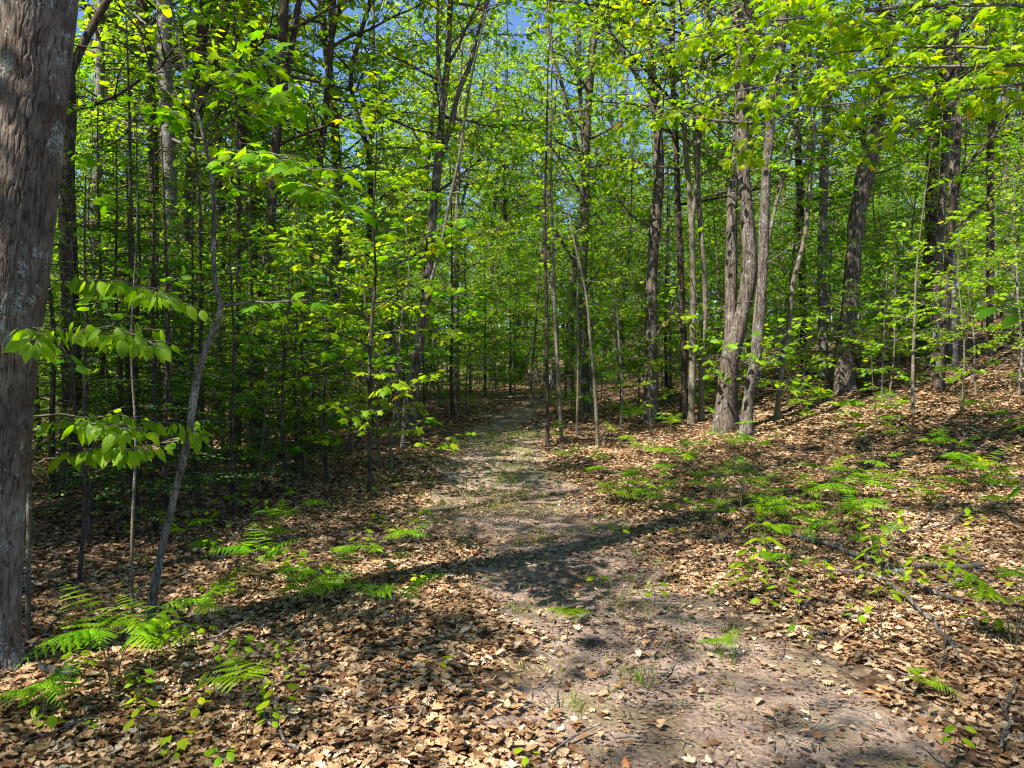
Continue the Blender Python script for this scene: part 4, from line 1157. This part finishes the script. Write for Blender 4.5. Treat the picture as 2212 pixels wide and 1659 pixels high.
def proto_stalk(seed, h):
    rng = np.random.default_rng(seed); st = Acc()
    p = np.array([[0, 0, -.03], [rng.normal(0, .02), rng.normal(0, .02), h * .5], [rng.normal(0, .05), rng.normal(0, .05), h]])
    tube(st, p, [.004, .003, .0015], 4)
    for k in range(3):
        q = p[1] + (p[2] - p[1]) * rng.random(); a = rng.uniform(0, 6.28)
        tube(st, np.array([q, q + np.array([math.cos(a), math.sin(a), .9]) * h * .12, q + np.array([math.cos(a), math.sin(a), 1.3]) * h * .2]), [.0018, .0014, .0008], 3)
    return st.mesh('dry_stalk')
stalk_me = [proto_stalk(700 + k, .35 + .12 * k) for k in range(4)]
rngs = random.Random(71)
for k in range(30):
    p = hit(rngs.uniform(1480, 2120), rngs.uniform(1080, 1420))
    if float(path_mask(p.x, p.y)) > .4: continue
    o = link('dry_stalk', stalk_me[k % 4], M['stalk'], None, (p.x, p.y, gz(p.x, p.y))); o.rotation_euler = (rngs.uniform(-.15, .15), rngs.uniform(-.15, .15), rngs.uniform(0, 6.28)); o.scale = (rngs.uniform(.7, 1.3),) * 3
    tag(o, 'thin bare brown stalk standing in the litter around the fallen branch', 'stalk', 'bare stalks by the fallen branch')
for k in range(12):
    p = hit(rngs.uniform(1600, 2080), rngs.uniform(1080, 1330))
    seedling(1, p.x, p.y, rngs.uniform(0, 6.28), rngs.uniform(.6, 1.15), 'upright leafy seedling crowding round the fallen branch', 'upright seedlings by the fallen branch')

# ------------------------------------------------------------------ fallen branches and sticks
def stick(label, ctl, name='fallen_branch', cat='branch', forks=(), mat='wood', lift=.02, seed=0):
    rng = np.random.default_rng(900 + seed)
    acc = Acc()
    def line(c):
        W = []; Rr = []
        for x, y, w, up in c:
            p = hit(x, y); dpt = p.y
            W.append(np.array([p.x, p.y, gz(p.x, p.y) + lift + up])); Rr.append(w / FPX * dpt * .41)
        P, r = resample(W, Rr, .04)
        P = P + np.stack([(vnoise(np.arange(len(P)) * .35, np.full(len(P), k + seed), 31) - .5) * .025 for k in range(3)], -1)
        tube(acc, P, r * (1 + .25 * (vnoise(np.arange(len(P)) * .6, np.full(len(P), seed), 33) - .5)), 8)
    line(ctl)
    for f in forks: line(f)
    o0 = hit(ctl[0][0], ctl[0][1]); off = (o0.x, o0.y, gz(o0.x, o0.y))
    o = link(name, acc.mesh(name, off, smooth=True), M[mat], None, off)
    tag(o, label, cat)
stick('long dark fallen branch lying across the litter on the right', [(1600, 1120, 8, .08), (1700, 1165, 11, .05), (1790, 1190, 14, .04), (1860, 1215, 16, .03), (1930, 1240, 16, .03), (2010, 1290, 15, .02), (2080, 1310, 12, .01)],
      forks=[[(2010, 1290, 9, .02), (2060, 1285, 7, .06), (2130, 1265, 4, .1)], [(1860, 1215, 8, .03), (1920, 1195, 6, .05), (1960, 1180, 4, .06)]], seed=1)
stick('bent bare bough with forked ends below the dark branch', [(1780, 1245, 8, .03), (1860, 1255, 11, .04), (1930, 1290, 13, .05), (2000, 1345, 13, .04), (2050, 1400, 10, .02), (2080, 1445, 7, .01)],
      forks=[[(2035, 1380, 8, .03), (2040, 1420, 6, .02), (2025, 1465, 4, .01)], [(2050, 1400, 7, .02), (2110, 1430, 5, .02), (2150, 1450, 3, .01)]], seed=2)
stick('short pale grey log with lichen lying level on the litter', [(1975, 1237, 13, .02), (2040, 1237, 14, .03), (2110, 1236, 14, .03), (2120, 1236, 12, .03)], name='fallen_log', cat='log', seed=3)
stick('thin pale curved branch behind the short log', [(1880, 1140, 5, .03), (1950, 1160, 6, .03), (2020, 1155, 6, .05), (2090, 1120, 6, .05), (2160, 1105, 4, .06)], forks=[[(1980, 1155, 5, .03), (2010, 1125, 5, .06), (2060, 1095, 3, .09)]], seed=4)
stick('thin forked stick lying flat in the near litter', [(660, 1520, 6, .01), (760, 1530, 7, .01), (830, 1550, 6, .01), (905, 1545, 5, .02)], forks=[[(800, 1542, 5, .01), (850, 1565, 5, .02), (890, 1548, 3, .02)]], name='fallen_stick', cat='stick', seed=5)
stick('dark stick pointing at the lower edge, left of centre', [(545, 1500, 6, .01), (590, 1590, 8, .01), (650, 1640, 9, .02)], name='fallen_stick', cat='stick', seed=6)
stick('thin dark branching twig in the near litter', [(880, 1600, 5, .01), (910, 1560, 5, .02), (935, 1520, 3, .03)], forks=[[(910, 1560, 3, .02), (900, 1530, 2, .04)]], name='fallen_stick', cat='stick', seed=7)
stick('slim stick across the soil at the front of the path', [(1180, 1645, 6, .01), (1230, 1610, 7, .01), (1290, 1580, 5, .01)], name='fallen_stick', cat='stick', seed=8)
stick('grey stick leaning from the roots of the thick trunk', [(60, 1430, 5, .02), (110, 1400, 5, .1), (165, 1370, 4, .16)], name='fallen_stick', cat='stick', seed=9)
stick('pale stick lying beneath the ferns by the curved sapling', [(430, 1402, 6, .02), (480, 1385, 7, .03), (530, 1365, 5, .04)], name='fallen_stick', cat='stick', seed=10)
stick('short grey twig propped at the foot of the curved sapling', [(275, 1345, 6, .02), (295, 1310, 6, .06), (312, 1290, 4, .1)], name='fallen_stick', cat='stick', seed=11)
stick('long thin stick beneath the half shaded fern', [(560, 1375, 5, .02), (640, 1320, 5, .06), (695, 1275, 4, .12)], name='fallen_stick', cat='stick', seed=12)
stick('grey forked stick at the front right corner', [(2170, 1640, 7, .02), (2175, 1570, 7, .04), (2195, 1500, 6, .06)], forks=[[(2175, 1570, 5, .04), (2160, 1540, 4, .06)]], name='fallen_stick', cat='stick', seed=13)
stick('thin stick on the bare soil right of centre', [(1420, 1478, 4, .01), (1450, 1450, 4, .01), (1475, 1425, 3, .01)], name='fallen_stick', cat='stick', seed=14)
stick('short dark stick crossing the soil near the front', [(1400, 1525, 5, .01), (1450, 1530, 6, .01), (1500, 1532, 5, .01)], name='fallen_stick', cat='stick', seed=15)
stick('fallen pole lying among the trunks at the path end', [(1080, 868, 8, .1), (1150, 866, 9, .12), (1240, 870, 8, .1)], name='fallen_log', cat='log', seed=16)
# brown root at the foot of the thick trunk
stick('reddish broken wood chunk at the foot of the thick trunk', [(88, 1462, 18, .03), (120, 1470, 26, .03), (165, 1474, 22, .03), (172, 1474, 8, .03)], name='wood_chunk', cat='wood', seed=17)

# twig scatter: too many to count
def twig_litter():
    rng = np.random.default_rng(55); acc = Acc()
    for k in range(700):
        y = math.sqrt(rng.uniform(4, 11 ** 2)); x = rng.uniform(-1, 1) * (y * .7 + .8)
        ln = rng.uniform(.08, .45); a = rng.uniform(0, 6.28); d = np.array([math.cos(a), math.sin(a)])
        q = [np.array([x, y]) + d * ln * t + rng.normal(0, .012, 2) for t in (0, .33, .66, 1)]
        W = np.array([[c[0], c[1], gz(c[0], c[1]) + rng.uniform(.008, .035)] for c in q])
        r = rng.uniform(.0012, .0045)
        tube(acc, W, [r, r, r * .8, r * .4], 4)
    tag(link('twig_litter', acc.mesh('twig_litter', smooth=True), M['wood']), 'dry twigs strewn through the leaf litter', 'twigs', kind='stuff')
twig_litter()
